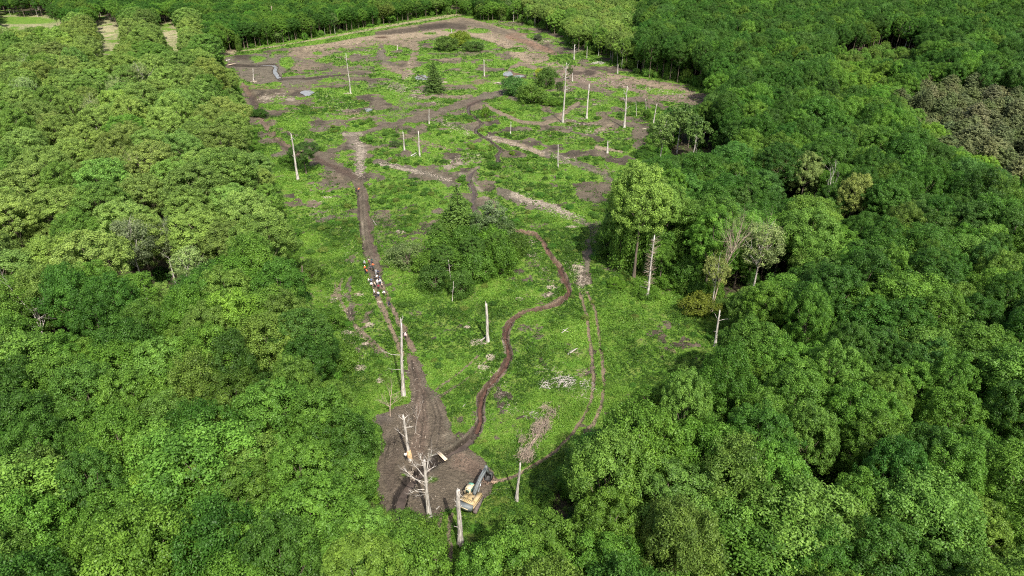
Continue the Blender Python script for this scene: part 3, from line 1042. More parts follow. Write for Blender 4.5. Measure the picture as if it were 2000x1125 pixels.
def clods():
    g_ = np.random.default_rng(31)
    mb = MB()
    oc = np.array([(1, 0, 0), (-1, 0, 0), (0, 1, 0), (0, -1, 0), (0, 0, 1), (0, 0, -1)], float)
    ot = [(0, 2, 4), (2, 1, 4), (1, 3, 4), (3, 0, 4), (2, 0, 5), (1, 2, 5), (3, 1, 5), (0, 3, 5)]
    n = 26000
    yy_ = np.sqrt(g_.uniform(66 ** 2, 480 ** 2, n) * 1.0)
    yy_[:12000] = g_.uniform(68, 150, 12000)
    xx_ = g_.uniform(-0.36, 0.30, n) * np.hypot(yy_, 85)
    _, cv_, lt_ = paint(xx_, yy_)
    k_ = (cv_ < 0.35) & ~lt_ & (fbm(xx_ / 3 + 5, yy_ / 3 + 1, 2) > 0.42)
    xx_, yy_ = xx_[k_], yy_[k_]
    zz_ = ground_z(xx_, yy_)
    for x_, y_, z_ in zip(xx_, yy_, zz_):
        r_ = g_.uniform(0.05, 0.17) * (1 + y_ / 260.0)
        v_ = oc * r_ * g_.uniform(0.6, 1.4, (6, 3)) * np.array([1, 1, 0.7])
        a_ = g_.uniform(0, 6.28)
        c_, s_ = math.cos(a_), math.sin(a_)
        v_ = np.stack([v_[:, 0] * c_ - v_[:, 1] * s_, v_[:, 0] * s_ + v_[:, 1] * c_, v_[:, 2]], 1)
        mb.add(v_ + np.array([x_, y_, z_ + r_ * 0.3]), None, ot)
    return mb.mesh("soil_clods", simple_mat("loose_earth", MUD, 0.95, 0.4, 1.2, c2=(0.150, 0.125, 0.100)))


tag(link("soil_clods", clods()), "loose clods of brown earth over the churned bare soil", "soil", kind="stuff")

# ------------------------------------------------------------------ foliage meshes
def crown_geo(seed, Rx, Rz, zc, nlobe, nclump, nleaf, leaf, spread=0.45, low=-0.55, lobe_r=0.46, droop=0.0, dens=1.0, dome=0.0):
    g = np.random.default_rng(seed)
    # main lobes
    D = g.normal(size=(nlobe * 3, 3))
    D /= np.linalg.norm(D, axis=1, keepdims=True)
    D = D[D[:, 2] > low]
    D[:, 2] = np.abs(D[:, 2]) * np.where(g.random(len(D)) < 0.75, 1, -0.6)
    # spread them apart
    sel = [0]
    for k in range(1, len(D)):
        if min(np.linalg.norm(D[k] - D[s]) for s in sel) > 0.48 and len(sel) < nlobe:
            sel.append(k)
    D = D[sel]
    rad = g.uniform(0.50, 0.68, len(D))[:, None]
    LC = D * rad * np.array([Rx, Rx, Rz])
    LR = g.uniform(0.8, 1.2, len(D)) * lobe_r * Rx
    LC = np.concatenate([LC, [[0, 0, 0.1 * Rz], [0, 0, -0.3 * Rz]]])
    LR = np.concatenate([LR, [0.55 * Rx, 0.5 * Rx]])
    LT = g.uniform(0.30, 0.62, len(LC))
    # clumps on the lobes
    w = LR ** 2
    idx = g.choice(len(LC), nclump * 3, p=w / w.sum())
    d = g.normal(size=(len(idx), 3))
    d[:, 2] += 0.35
    d /= np.linalg.norm(d, axis=1, keepdims=True)
    CC = LC[idx] + d * (LR[idx] * g.uniform(0.75, 1.08, len(idx)))[:, None] * np.array([1, 1, 1.1])
    # a share of the clumps sits on the dome itself
    md = g.random(len(idx)) < dome
    dd_ = g.normal(size=(len(idx), 3))
    dd_[:, 2] = np.abs(dd_[:, 2]) * np.where(g.random(len(idx)) < 0.8, 1, -0.5)
    dd_ /= np.linalg.norm(dd_, axis=1, keepdims=True)
    bump_ = 0.86 + 0.10 * np.sin(dd_[:, 0] * 7 + seed) * np.cos(dd_[:, 1] * 6 + seed) + g.normal(size=len(idx)) * 0.025
    CC = np.where(md[:, None], dd_ * bump_[:, None] * np.array([Rx, Rx, Rz]) * 0.98, CC)
    d = np.where(md[:, None], dd_, d)
    dist = np.linalg.norm(CC[:, None, :] - LC[None], axis=2) / LR[None]
    ok = (dist.min(1) > 0.68) | md
    CC, d, ct = CC[ok][:nclump], d[ok][:nclump], LT[idx][ok][:nclump]
    k = len(CC)
    CR = g.uniform(0.55, 1.15, k) * spread * Rx * 0.36
    ct = ct + g.normal(size=k) * 0.10
    n = nleaf
    L_ = g.normal(size=(k, n, 3)) * 0.75 + d[:, None, :] * 0.85
    L_ /= np.linalg.norm(L_, axis=2, keepdims=True)
    rr = CR[:, None, None] * (g.random((k, n, 1)) ** 0.35) * 1.12
    C = CC[:, None, :] + L_ * rr * np.array([1.08, 1.08, 1.05])
    C[..., 2] -= droop * g.random((k, n)) * 1.2
    Nn = L_ * 0.8 + np.array([0, 0, 0.18]) + g.normal(size=(k, n, 3)) * 0.42
    T = ct[:, None] + g.normal(size=(k, n)) * 0.10
    S = leaf * g.uniform(0.55, 1.35, (k, n))
    C = C.reshape(-1, 3)
    C[:, 2] += zc
    Nn = Nn.reshape(-1, 3)
    T = T.ravel()
    S = S.ravel()
    if dens < 1:
        kk = g.random(len(C)) < dens
        C, Nn, T, S = C[kk], Nn[kk], T[kk], S[kk]
    return leaves_geo(C, Nn, S, np.clip(T, 0, 1), g), LC + np.array([0, 0, zc]), LR


def trunk_mesh(name, H, LC, r0, mat, g, bare=0):
    mb = MB()
    top = H * 0.8
    n = 8
    P = [(0.15 * math.sin(i_ * 1.3) * i_ / n, 0.12 * math.cos(i_ * 1.7) * i_ / n, top * i_ / n - (0.3 if i_ == 0 else 0)) for i_ in range(n + 1)]
    mb.tube(P, [r0 * (1.35 if i_ == 0 else 1 - 0.85 * i_ / n) for i_ in range(n + 1)], 8, rough=0.08, g=g)
    for c in LC[:9]:
        z0 = min(top * 0.9, max(H * 0.25, c[2] - abs(c[0]) - abs(c[1]) * 0.8 - 1))
        a = np.array([0, 0, z0])
        m_ = a * 0.45 + c * 0.55 + np.array([0, 0, -0.5])
        mb.tube([a, m_, c], [r0 * 0.38, r0 * 0.24, r0 * 0.08], 5, g=g)
        for _ in range(bare):
            e_ = c + g.normal(size=3) * np.array([1.5, 1.5, 1.2]) + np.array([0, 0, 1.0])
            mb.tube([m_, (m_ + e_) / 2 + g.normal(size=3) * 0.2, e_], [r0 * 0.15, r0 * 0.1, r0 * 0.03], 4, g=g)
    return mb.mesh(name, mat)


class Kind:
    def __init__(self, crown, trunk):
        self.crown, self.trunk = crown, trunk


def make_kind(seed, H, Rx, Rz, nlobe=9, nclump=150, nleaf=85, leaf=0.36, r0=0.28, bark=None, **kw):
    g = np.random.default_rng(seed + 1000)
    (V, Q, T), LC, LR = crown_geo(seed, Rx, Rz, H - Rz, nlobe, nclump, nleaf, leaf, **kw)
    cm = mesh_from("crown", V, Q, M_LEAF, {"tint": ('FLOAT', T)})
    tm = trunk_mesh("trunk", H, LC, r0, bark or M_BARK, g, bare=3 if kw.get('dens', 1) < 0.8 else 0)
    return Kind(cm, tm)


def conifer_kind(seed, H, Rb, tiers, leaf, plume=False):
    """whorled branches carrying flat sprays of needles"""
    g = np.random.default_rng(seed)
    C, Nn, T, S = [], [], [], []
    for t in range(tiers):
        f = t / (tiers - 1)
        z = H * (0.06 + 0.92 * f) if not plume else H * (0.35 + 0.64 * f)
        r = Rb * ((1 - f) ** 0.75 * 0.97 + 0.05) if not plume else Rb * (math.sin(math.pi * min(1, 0.25 + 0.75 * f)) ** 0.7 * 0.95 + 0.1)
        nb = max(5, int(13 * (r / Rb) ** 0.6))
        for b_ in range(nb):
            a = b_ / nb * 2 * math.pi + g.random() * 0.7 + t
            rl = r * g.uniform(0.72, 1.12)
            ns = max(6, int(rl * (13 if not plume else 16)))
            q = g.random(ns) ** 0.6
            side = g.normal(size=ns) * 0.16 * rl * (1.1 - q * 0.5)
            x = np.cos(a) * q * rl - np.sin(a) * side
            y = np.sin(a) * q * rl + np.cos(a) * side
            zz = z + (-0.25 * q * rl + 0.12 * q * q * rl if not plume else 0.55 * q * rl) + g.normal(size=ns) * 0.12
            C.append(np.stack([x, y, zz], 1))
            nn = np.stack([np.cos(a) * 0.5 + 0 * q, np.sin(a) * 0.5 + 0 * q, 0.9 + 0 * q], 1) + g.normal(size=(ns, 3)) * 0.4
            Nn.append(nn)
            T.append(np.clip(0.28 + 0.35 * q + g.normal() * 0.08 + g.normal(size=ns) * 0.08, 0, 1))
            S.append(leaf * g.uniform(0.6, 1.3, ns))
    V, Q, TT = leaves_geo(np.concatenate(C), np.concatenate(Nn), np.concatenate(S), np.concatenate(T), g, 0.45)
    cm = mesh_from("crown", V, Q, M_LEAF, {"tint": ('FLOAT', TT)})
    mb = MB()
    mb.tube([(0, 0, -0.2), (0.05, 0, H * 0.3), (0, 0.05, H * 0.6), (0, 0, H * 0.95)], [0.24, 0.18, 0.11, 0.03], 7, g=g)
    return Kind(cm, mb.mesh("trunk", M_BARK))


def bush_kind(seed, leaf=0.16, nclump=60, nleaf=60, dens=1.0):
    """unit bush: radius about 1, height about 1.3"""
    g = np.random.default_rng(seed)
    (V, Q, T), LC, LR = crown_geo(seed, 1.0, 0.72, 0.62, 7, nclump, nleaf, leaf, spread=0.8, low=-0.4, dens=dens)
    V[:, 2] = np.abs(V[:, 2])
    cm = mesh_from("foliage", V, Q, M_LEAF, {"tint": ('FLOAT', T)})
    mb = MB()
    for c in LC[:7]:
        mb.tube([(0, 0, -0.05), c * np.array([0.5, 0.5, 0.6]), c], [0.05, 0.035, 0.012], 5, g=g)
    return Kind(cm, mb.mesh("stem", M_BARK))


BROAD = [make_kind(20 + k, 21, (5.3, 5.6, 4.9, 5.7, 5.1, 5.4, 5.0, 5.6, 4.7)[k], (7.2, 6.4, 8.0, 6.8, 7.6, 6.2, 7.0, 7.4, 8.4)[k], nlobe=(9, 7, 12, 8, 10, 6, 13, 9, 11)[k],
                   nclump=(240, 200, 270, 220, 250, 180, 280, 240, 250)[k], nleaf=140, leaf=(0.245, 0.28, 0.22, 0.26, 0.235, 0.29, 0.22, 0.26, 0.23)[k],
                   spread=(0.46, 0.54, 0.40, 0.50, 0.44, 0.60, 0.38, 0.48, 0.42)[k], dome=(0.35, 0.2, 0.5, 0.3, 0.4, 0.15, 0.5, 0.35, 0.3)[k]) for k in range(9)]
POP = [make_kind(50 + k, 22, 5.4, 7.6, nlobe=11, nclump=280, nleaf=135, leaf=0.25, spread=0.40, lobe_r=0.44, dome=0.72) for k in range(4)]
PALEP = [make_kind(70 + k, 22, 4.8, 7.8, nlobe=12, nclump=140, nleaf=75, leaf=0.32, spread=0.55, dens=0.72, bark=M_BIRCH, lobe_r=0.36) for k in range(2)]
BIRCH = [make_kind(80 + k, 19, 3.0, 7.6, nlobe=12, nclump=110, nleaf=60, leaf=0.36, spread=0.6, droop=0.5, bark=M_BIRCH, r0=0.16) for k in range(3)]
SPRUCE = [conifer_kind(90, 15, 3.6, 30, 0.42), conifer_kind(91, 14, 3.0, 30, 0.40)]
PINE = [conifer_kind(95 + k, 16, 2.3, 20, 0.42, plume=True) for k in range(3)]
BUSH = [bush_kind(110 + k, leaf=0.080, nclump=120, nleaf=85) for k in range(4)]
BUSHT = [bush_kind(120 + k, leaf=0.07, nclump=110, nleaf=70, dens=0.8) for k in range(2)]
KINDS = {"broad": BROAD, "pop": POP, "palep": PALEP, "birch": BIRCH, "spruce": SPRUCE, "pine": PINE, "bush": BUSH, "busht": BUSHT}

C_OAK = (0.056, 0.128, 0.019)
C_MID = (0.104, 0.196, 0.027)
C_LITE = (0.126, 0.216, 0.038)
C_LIME = (0.16, 0.265, 0.034)
C_OLIVE = (0.125, 0.19, 0.034)
C_POP = (0.19, 0.262, 0.062)
C_POPD = (0.14, 0.216, 0.048)
C_PALE = (0.225, 0.28, 0.1)
C_GREY = (0.165, 0.23, 0.075)
C_BLUE = (0.076, 0.156, 0.032)
C_PINE = (0.15, 0.158, 0.08)
C_PINEG = (0.118, 0.138, 0.06)


def jit(c, g, a=0.10):
    k = 1 + a * g.normal()
    return tuple(max(0.01, min(0.5, v * k * (1 + 0.045 * g.normal()))) for v in c)


SRC = {}   # (kind, variant) -> (crown object, trunk object) of a real tree, reused by the far wood
PARTN = {"bush": ("foliage", "stem"), "busht": ("foliage", "stem")}


def plant(name, kind, var, loc, sc, rz, c, label, cat, group=None):
    root = bpy.data.objects.new(name, None)
    root.empty_display_size = 1.0
    col.objects.link(root)
    root.location = loc
    root.rotation_euler = (0, 0, rz)
    root.scale = sc
    tag(root, label, cat, group)
    K = KINDS[kind][var]
    a, b_ = PARTN.get(kind, ("crown", "trunk"))
    oc = link(a, K.crown, root)
    oc["tcol"] = (c[0], c[1], c[2], 1.0)
    ot = link(b_, K.trunk, root)
    if (kind, var) not in SRC:
        SRC[(kind, var)] = (oc, ot)
    return root


# ------------------------------------------------------------------ trees of the wood
def zone(px, py, g):
    """kind, colour, height, width factor for a tree whose crown the photo shows at (px, py)"""
    r = g.random()
    if inpoly(np.array([px]), np.array([py]), [(1745, 190), (1805, 140), (1900, 150), (2060, 175), (2060, 360), (1960, 345), (1900, 305), (1830, 255)])[0]:
        return 'pine', (C_PINE if r < 0.7 else C_PINEG), g.uniform(11, 18), 1.55
    if inpoly(np.array([px]), np.array([py]), SCRUB)[0]:
        return 'bush', C_LITE, g.uniform(3, 5), 1.0
    if px < 640 and py < 560 - 0.12 * (600 - px) * -1 * 0 + (px < 600) * 0 and py < 640 - 0.28 * px:
        if py < 30 or (px > 380 and py < 90):
            return ('birch' if r < 0.25 else 'broad'), (C_OAK if r < 0.55 else C_MID), g.uniform(13, 18), 0.9
        if r < 0.015:
            return 'palep', C_PALE, g.uniform(21, 24), 1.0
        return 'pop', (C_POP if r < 0.72 else (C_POPD if r < 0.9 else C_LITE)), g.uniform(18.5, 23.5), 1.0
    if px < 1000 and py < 110:
        if r < 0.12:
            return 'birch', C_GREY, g.uniform(12, 16), 1.0
        return 'broad', (C_OAK if r < 0.5 else (C_MID if r < 0.85 else C_OLIVE)), g.uniform(10, 15), 0.85
    if px < 1000:
        return 'broad', (C_MID if r < 0.45 else (C_OAK if r < 0.72 else (C_LITE if r < 0.95 else (C_OLIVE if r < 0.99 else C_LIME)))), g.uniform(18, 23), 1.0
    if px < 1250 and py < 130:
        return ('birch' if r < 0.6 else 'broad'), (C_LITE if r < 0.4 else C_POP), g.uniform(13, 18), 0.95
    if abs(px - (1640 + (py - 120) * 1.35)) < 45 and 110 < py < 330:
        return 'broad', (C_LIME if r < 0.5 else C_LITE), g.uniform(15, 18), 0.85
    if py < 420:
        return 'broad', (C_OAK if r < 0.68 else (C_BLUE if r < 0.78 else C_MID)), g.uniform(18, 24), 1.0
    if px > 1450 and r < 0.35 * (700 - py) / 280:
        return 'broad', C_OAK, g.uniform(19, 24), 1.0
    return 'broad', (C_MID if r < 0.42 else (C_OAK if r < 0.66 else (C_LITE if r < 0.86 else (C_BLUE if r < 0.95 else C_OLIVE)))), g.uniform(18, 23.5), 1.0


def blocked(X, Y, H, Rr, low=0.36, polys=None):
    """would this crown cover ground that the photo shows open?"""
    pts = []
    for z, r in ((H * 0.97, 0.2), (H * 0.82, 0.75), (H * 0.64, 0.98), (H * low, 0.75), (0.5, 0.05)):
        for k in range(8):
            a = k / 8 * 2 * math.pi
            pts.append((X + math.cos(a) * Rr * r, Y + math.sin(a) * Rr * r, z))
    P = np.array(pts)
    px, py, _ = proj(P[:, 0], P[:, 1], P[:, 2])
    for poly_ in (polys or [CLEAR] + MEADOW):
        if inpoly(px, py, poly_).any():
            return True
    return False


g = np.random.default_rng(321)
explicit = []     # (x, y, r) of hand-placed single trees and of added sun gaps; the wood keeps clear

SPECIAL = [
    # name, kind, var, base px, base py, height, width factor, colour, label, category
    ("poplar_tree", 'pop', 0, 1238, 541, 31.0, 1.35, (0.19, 0.28, 0.055), "tall bright green poplar with bare pale trunk foot at the right clearing edge", "tree"),
    ("poplar_tree", 'pop', 1, 1222, 503, 24.0, 1.1, (0.13, 0.22, 0.042), "darker poplar tucked against the left side of the tall bright green poplar", "tree"),
    ("birch_tree", 'birch', 0, 1288, 325, 21.0, 1.9, (0.140, 0.205, 0.055), "olive green drooping birch with white lower trunk at the far right clearing edge", "tree"),
    ("birch_tree", 'birch', 1, 1322, 300, 21.0, 2.1, (0.125, 0.190, 0.052), "broad olive birch standing behind the white trunk of the drooping birch", "tree"),
    ("birch_tree", 'birch', 1, 1352, 318, 19.0, 2.0, (0.105, 0.170, 0.045), "darker olive birch at the right side of the drooping birch group", "tree"),
    ("poplar_tree", 'pop', 3, 1205, 515, 17.0, 0.85, (0.14, 0.23, 0.045), "mid green poplar filling the lower left of the tall bright poplar", "tree"),
    ("poplar_tree", 'pop', 2, 1290, 520, 23.0, 0.95, (0.16, 0.255, 0.052), "light green poplar touching the right side of the tall bright poplar", "tree"),
    ("poplar_tree", 'pop', 2, 1243, 520, 17.0, 0.6, (0.17, 0.26, 0.05), "slim light green young poplar below the tall bright poplar's crown", "tree"),
    ("thicket_tree", 'broad', 2, 868, 540, 9.0, 1.0, (0.085, 0.160, 0.028), "small round tree in the front left of the central thicket", "tree"),
    ("thicket_tree", 'broad', 6, 925, 530, 10.0, 1.1, (0.070, 0.135, 0.024), "small dark tree in the front middle of the central thicket", "tree"),
    ("thicket_tree", 'broad', 4, 970, 510, 8.5, 0.95, (0.100, 0.180, 0.030), "small light green tree at the right side of the central thicket", "tree"),
    ("thicket_tree", 'broad', 8, 855, 490, 8.5, 0.9, (0.100, 0.175, 0.034), "small light green tree at the back left of the central thicket", "tree"),
    ("thicket_tree", 'birch', 0, 935, 480, 11.0, 1.2, (0.110, 0.160, 0.060), "olive slender tree between the tall conifer and grey green willow", "tree"),
    ("birch_tree", 'birch', 2, 1402, 182, 14.0, 1.2, (0.20, 0.25, 0.11), "small pale yellow green birch alone before the dark far right wood", "tree"),
    ("spruce_tree", 'spruce', 0, 849, 179, 15.5, 1.5, (0.085, 0.135, 0.034), "dark cone shaped spruce standing alone beside a pool", "tree"),
    ("larch_tree", 'spruce', 1, 897, 474, 17.5, 1.6, (0.105, 0.170, 0.038), "tall dark conifer rising from the back of the central thicket", "tree"),
    ("willow_tree", 'birch', 2, 962, 470, 13.0, 1.5, (0.16, 0.205, 0.105), "grey green sparse willow at the back right of the central thicket", "tree"),
    ("pale_poplar_tree", 'palep', 1, 1388, 610, 17.0, 0.62, (0.24, 0.26, 0.08), "half dead poplar with yellow leaves low on its bare pale trunk", "tree"),
    ("pale_poplar_tree", 'palep', 0, 1466, 590, 22.0, 1.15, (0.21, 0.25, 0.095), "pale sparse poplar with spreading bare limbs among dark right trees", "tree"),
    ("pale_poplar_tree", 'pop', 1, 1555, 425, 21.0, 0.85, (0.20, 0.25, 0.080), "pale grey green poplar crown standing upper left of the twin pale pair", "tree"),
    ("pale_poplar_tree", 'pop', 3, 1645, 475, 21.0, 0.9, (0.23, 0.26, 0.070), "pale yellowish poplar with visible limbs deep in the dark right wood", "tree"),
    ("pale_poplar_tree", 'pop', 0, 1495, 405, 19.0, 0.85, (0.195, 0.25, 0.068), "pale lime poplar crown just left of the grey green one in right wood", "tree"),
    ("pale_poplar_tree", 'palep', 0, 290, 590, 23.0, 1.15, (0.150, 0.175, 0.090), "silvery pale poplar with leaning white trunk in the left wood", "tree"),
    ("pale_poplar_tree", 'palep', 1, 345, 560, 20.0, 0.8, (0.140, 0.165, 0.082), "smaller silvery poplar just right of the leaning white trunked one", "tree"),
    ("lime_tree", 'broad', 2, 366, 1090, 19.0, 1.15, (0.165, 0.270, 0.036), "bright yellow green round tree glowing in the lower left wood", "tree"),
    ("lime_tree", 'broad', 3, 205, 800, 16.0, 0.55, (0.145, 0.245, 0.036), "small bright lime crown in the middle of the left wood", "tree"),
    ("silver_tree", 'birch', 1, 508, 72, 9.0, 1.0, (0.26, 0.29, 0.19), "silvery white leaved small tree before the far wood beyond the path", "tree"),
    ("willow_tree", 'broad', 5, 545, 84, 7.0, 0.75, (0.14, 0.21, 0.06), "rounded pale willow just below the silvery tree beyond the path", "tree"),
    ("alder_tree", 'broad', 1, 598, 338, 11.0, 1.25, (0.055, 0.105, 0.022), "dark round tree beside the forked pale snag on the left edge", "tree"),
    ("edge_tree", 'broad', 4, 1092, 190, 7.5, 0.5, (0.055, 0.095, 0.02), "dark bushy tree right behind the olive shrubs near the tall white snag", "tree"),
    ("edge_tree", 'birch', 0, 1113, 155, 8.0, 0.6, (0.08, 0.12, 0.03), "thin olive tree beside the tall white snag's top", "tree"),
]
for (nm, kd, vr, x, y, H, wf, c, lab, cat) in SPECIAL:
    p = gp(x, y)
    p.z = float(ground_z(np.array([p.x]), np.array([p.y]))[0])
    base = {'broad': 21.0, 'pop': 22.0, 'palep': 22.0, 'birch': 19.0, 'spruce': 15.0}[kd]
    if kd == 'spruce' and vr == 1:
        base = 14.0
    s = H / base
    w = s * 0.35 + 0.65 * wf if kd not in ('spruce',) else wf * s
    if H < 12:
        w = wf * 0.75 if kd == 'broad' and nm != 'thicket_tree' else wf * 0.8
    if nm == 'thicket_tree' and kd == 'broad':
        w = wf * 0.62
    plant(nm, kd, vr, p, (w, w, s), g.uniform(0, 6.28), c, lab, cat)
    explicit.append((p.x, p.y, 4.2 * w if H > 12 else 3.0 * w))

p = gp(1396, 676)
explicit += [(p.x + 2.7, p.y - 7.5, 5.5), (p.x + 5.4, p.y - 15, 5.0)]  # gaps added on the sun side so light reaches the right edge snag
for (x_, y_, z_, r_) in ((82, 648, 9, 4.0), (1447, 352, 18, 2.5), (283, 330, 16, 3.0), (1615, 395, 10, 3.5), (1772, 75, 8, 5.0), (50, 690, 12, 2.0), (1335, 390, 2, 4), (1362, 300, 2, 4)):
    p = gp(x_, y_, z_)
    explicit.append((p.x, p.y, r_))
KEEP = [([(1372, 600), (1380, 480), (1405, 425), (1455, 425), (1455, 490), (1420, 560), (1402, 612)], 610, 1390, 0),
        ([(1452, 560), (1452, 450), (1532, 445), (1537, 520), (1482, 562)], 590, 1466, 0),
        ([(1520, 385), (1515, 300), (1590, 300), (1590, 385)], 420, 1545, 0),
        ([(1610, 415), (1610, 330), (1680, 330), (1680, 415)], 470, 1640, 0),
        ([(240, 530), (235, 470), (325, 462), (330, 530), (300, 560)], 590, 290, 0),
        ([(20, 600), (25, 570), (110, 570), (100, 620), (88, 648), (72, 648)], 648, 82, 9.0),
        ([(318, 960), (318, 900), (400, 900), (400, 985)], 1100, 362, 0),
        ([(1196, 450), (1196, 330), (1320, 330), (1320, 450)], 541, 1235, 0),
        ([(1275, 300), (1275, 215), (1400, 215), (1400, 300)], 320, 1300, 0)]
KEEP = [(P_, gp(xx_, yy_, zz_).y) for P_, yy_, xx_, zz_ in KEEP]
# candidates for the wood
SPC = 8.0
cand = []
yy = 26.0
row = 0
while yy < 740:
    half = 0.80 * math.hypot(yy, 66) + 16
    x0 = -half + (SPC / 2 if row % 2 else 0)
    xx = x0
    while xx < half:
        cx = xx + g.normal() * SPC * 0.2
        cyy = yy + g.normal() * SPC * 0.2
        ppx, ppy, dd = proj(cx, cyy, 15.0)
        kd, c, H, wf = zone(ppx, ppy, g)
        Rr = {'broad': 5.3, 'pop': 5.4, 'palep': 4.8, 'birch': 3.0, 'pine': 2.3, 'bush': 3.0}[kd]
        base = {'broad': 21.0, 'pop': 22.0, 'palep': 22.0, 'birch': 19.0, 'pine': 16.0, 'bush': 1.3}[kd]
        okk = False
        if kd == 'pop' and any((cx - q[0]) ** 2 + (cyy - q[1]) ** 2 < 88 for q in cand[-160:]):
            xx += SPC
            continue
        if kd == 'pop':
            wf *= 1.30
        inkeep = any(cyy < yk and blocked(cx, cyy, H, Rr * 0.8, 0.3, [pk_]) for pk_, yk in KEEP)
        for sh in ((1.0, 0.8, 0.6) if not inkeep else (0.8, 0.55, 0.38, 0.24)):
            ws = (g.uniform(0.80, 1.12) if g.random() < 0.85 else g.uniform(1.15, 1.35)) * wf * (sh ** 0.7)
            hh = H * sh
            if kd == 'bush':
                ws = hh / 1.5
                Rr = 1.0
            if not blocked(cx, cyy, hh, Rr * ws, 0.3) and not (inkeep and any(cyy < yk and blocked(cx, cyy, hh, Rr * ws * 0.9, 0.3, [pk_]) for pk_, yk in KEEP)):
                okk = True
                break
        if okk and all((cx - ex) ** 2 + (cyy - ey) ** 2 > er * er for ex, ey, er in explicit):
            cand.append((cx, cyy, kd, jit(c, g), hh / base, ws, ppx, ppy, dd))
            if kd == 'pine':       # planted closer
                for _ in range(1):
                    ox, oy = cx + g.uniform(-4, 4), cyy + g.uniform(-4, 4)
                    cand.append((ox, oy, kd, jit(c, g), hh / base * g.uniform(0.65, 1.2), ws * g.uniform(0.8, 1.2), *proj(ox, oy, 15.0)))
        xx += SPC
    yy += SPC * 0.866
    row += 1

def inframe(t):
    return -40 < t[6] < 2040 and t[7] < 1190


vis = sorted([t for t in cand if inframe(t) and t[2] in ('broad', 'pop', 'palep', 'birch')], key=lambda t: t[8])
NEAR = vis[:282]
nid = set(id(t) for t in NEAR)
REST = [t for t in cand if id(t) not in nid]

ORD = ["first", "second", "third", "fourth", "fifth", "sixth", "seventh", "eighth", "ninth", "tenth", "eleventh", "twelfth",
       "thirteenth", "fourteenth", "fifteenth", "sixteenth", "seventeenth", "eighteenth", "nineteenth", "twentieth", "21st", "22nd", "23rd", "24th", "25th",
       "26th", "27th", "28th", "29th", "30th", "31st", "32nd", "33rd", "34th", "35th"]
BANDS = [(1090, "on the picture's bottom edge"), (1040, "just below the excavator"), (990, "level with excavator tracks"),
         (940, "level with excavator cab"), (890, "level with plank bridge"), (845, "level with orange broken snag"),
         (800, "level with brown twig heap"), (755, "level with forked snag's foot"), (710, "level with bleached branch heaps"),
         (665, "level with short snag's foot"), (620, "level with forked snag's top"), (575, "level with red ditch bend"),
         (530, "level with walking group"), (485, "level with grey bush"), (440, "level with thicket top"), (400, "level with ditch top bend"), (360, "level with lone orange walker"), (-999, "above lone orange walker")]


def cname(c):
    r_, g_, b_ = c
    if g_ > 0.21:
        return "bright lime"
    if b_ / g_ > 0.33:
        return "grey green" if g_ > 0.14 else "bluish green"
    if g_ > 0.165:
        return "light green"
    if r_ / g_ > 0.62:
        return "olive green"
    if g_ > 0.115:
        return "mid green"
    return "dark green"


buckets = {}
for t in NEAR:
    side = "left" if t[6] < 900 + (t[7] - 1000) * 0.2 else "right"
    for bi, (yb, nmb) in enumerate(BANDS):
        if t[7] >= yb:
            break
    buckets.setdefault((side, bi), []).append(t)
for (side, bi), L_ in buckets.items():
    L_.sort(key=lambda t: -t[6] if side == "left" else t[6])
    for k, t in enumerate(L_):
        cx, cyy, kd, c, hs, ws, _, _, _ = t
        vr = int(g.integers(len(KINDS[kd])))
        nm = {'broad': 'broadleaf_tree', 'pop': 'poplar_tree', 'palep': 'pale_poplar_tree', 'birch': 'birch_tree'}[kd]
        word = {'broad': 'broadleaf', 'pop': 'poplar', 'palep': 'sparse poplar', 'birch': 'birch'}[kd]
        lab = f"{cname(c)} {word}, {ORD[k] if k < len(ORD) else str(k + 1) + 'th'} {side} of the clearing, row {BANDS[bi][1]}"
        plant(nm, kd, vr, (cx, cyy, 0), (ws, ws, hs), g.uniform(0, 6.28), c, lab, "tree", "broadleaf trees of the dense woods round the clearing")

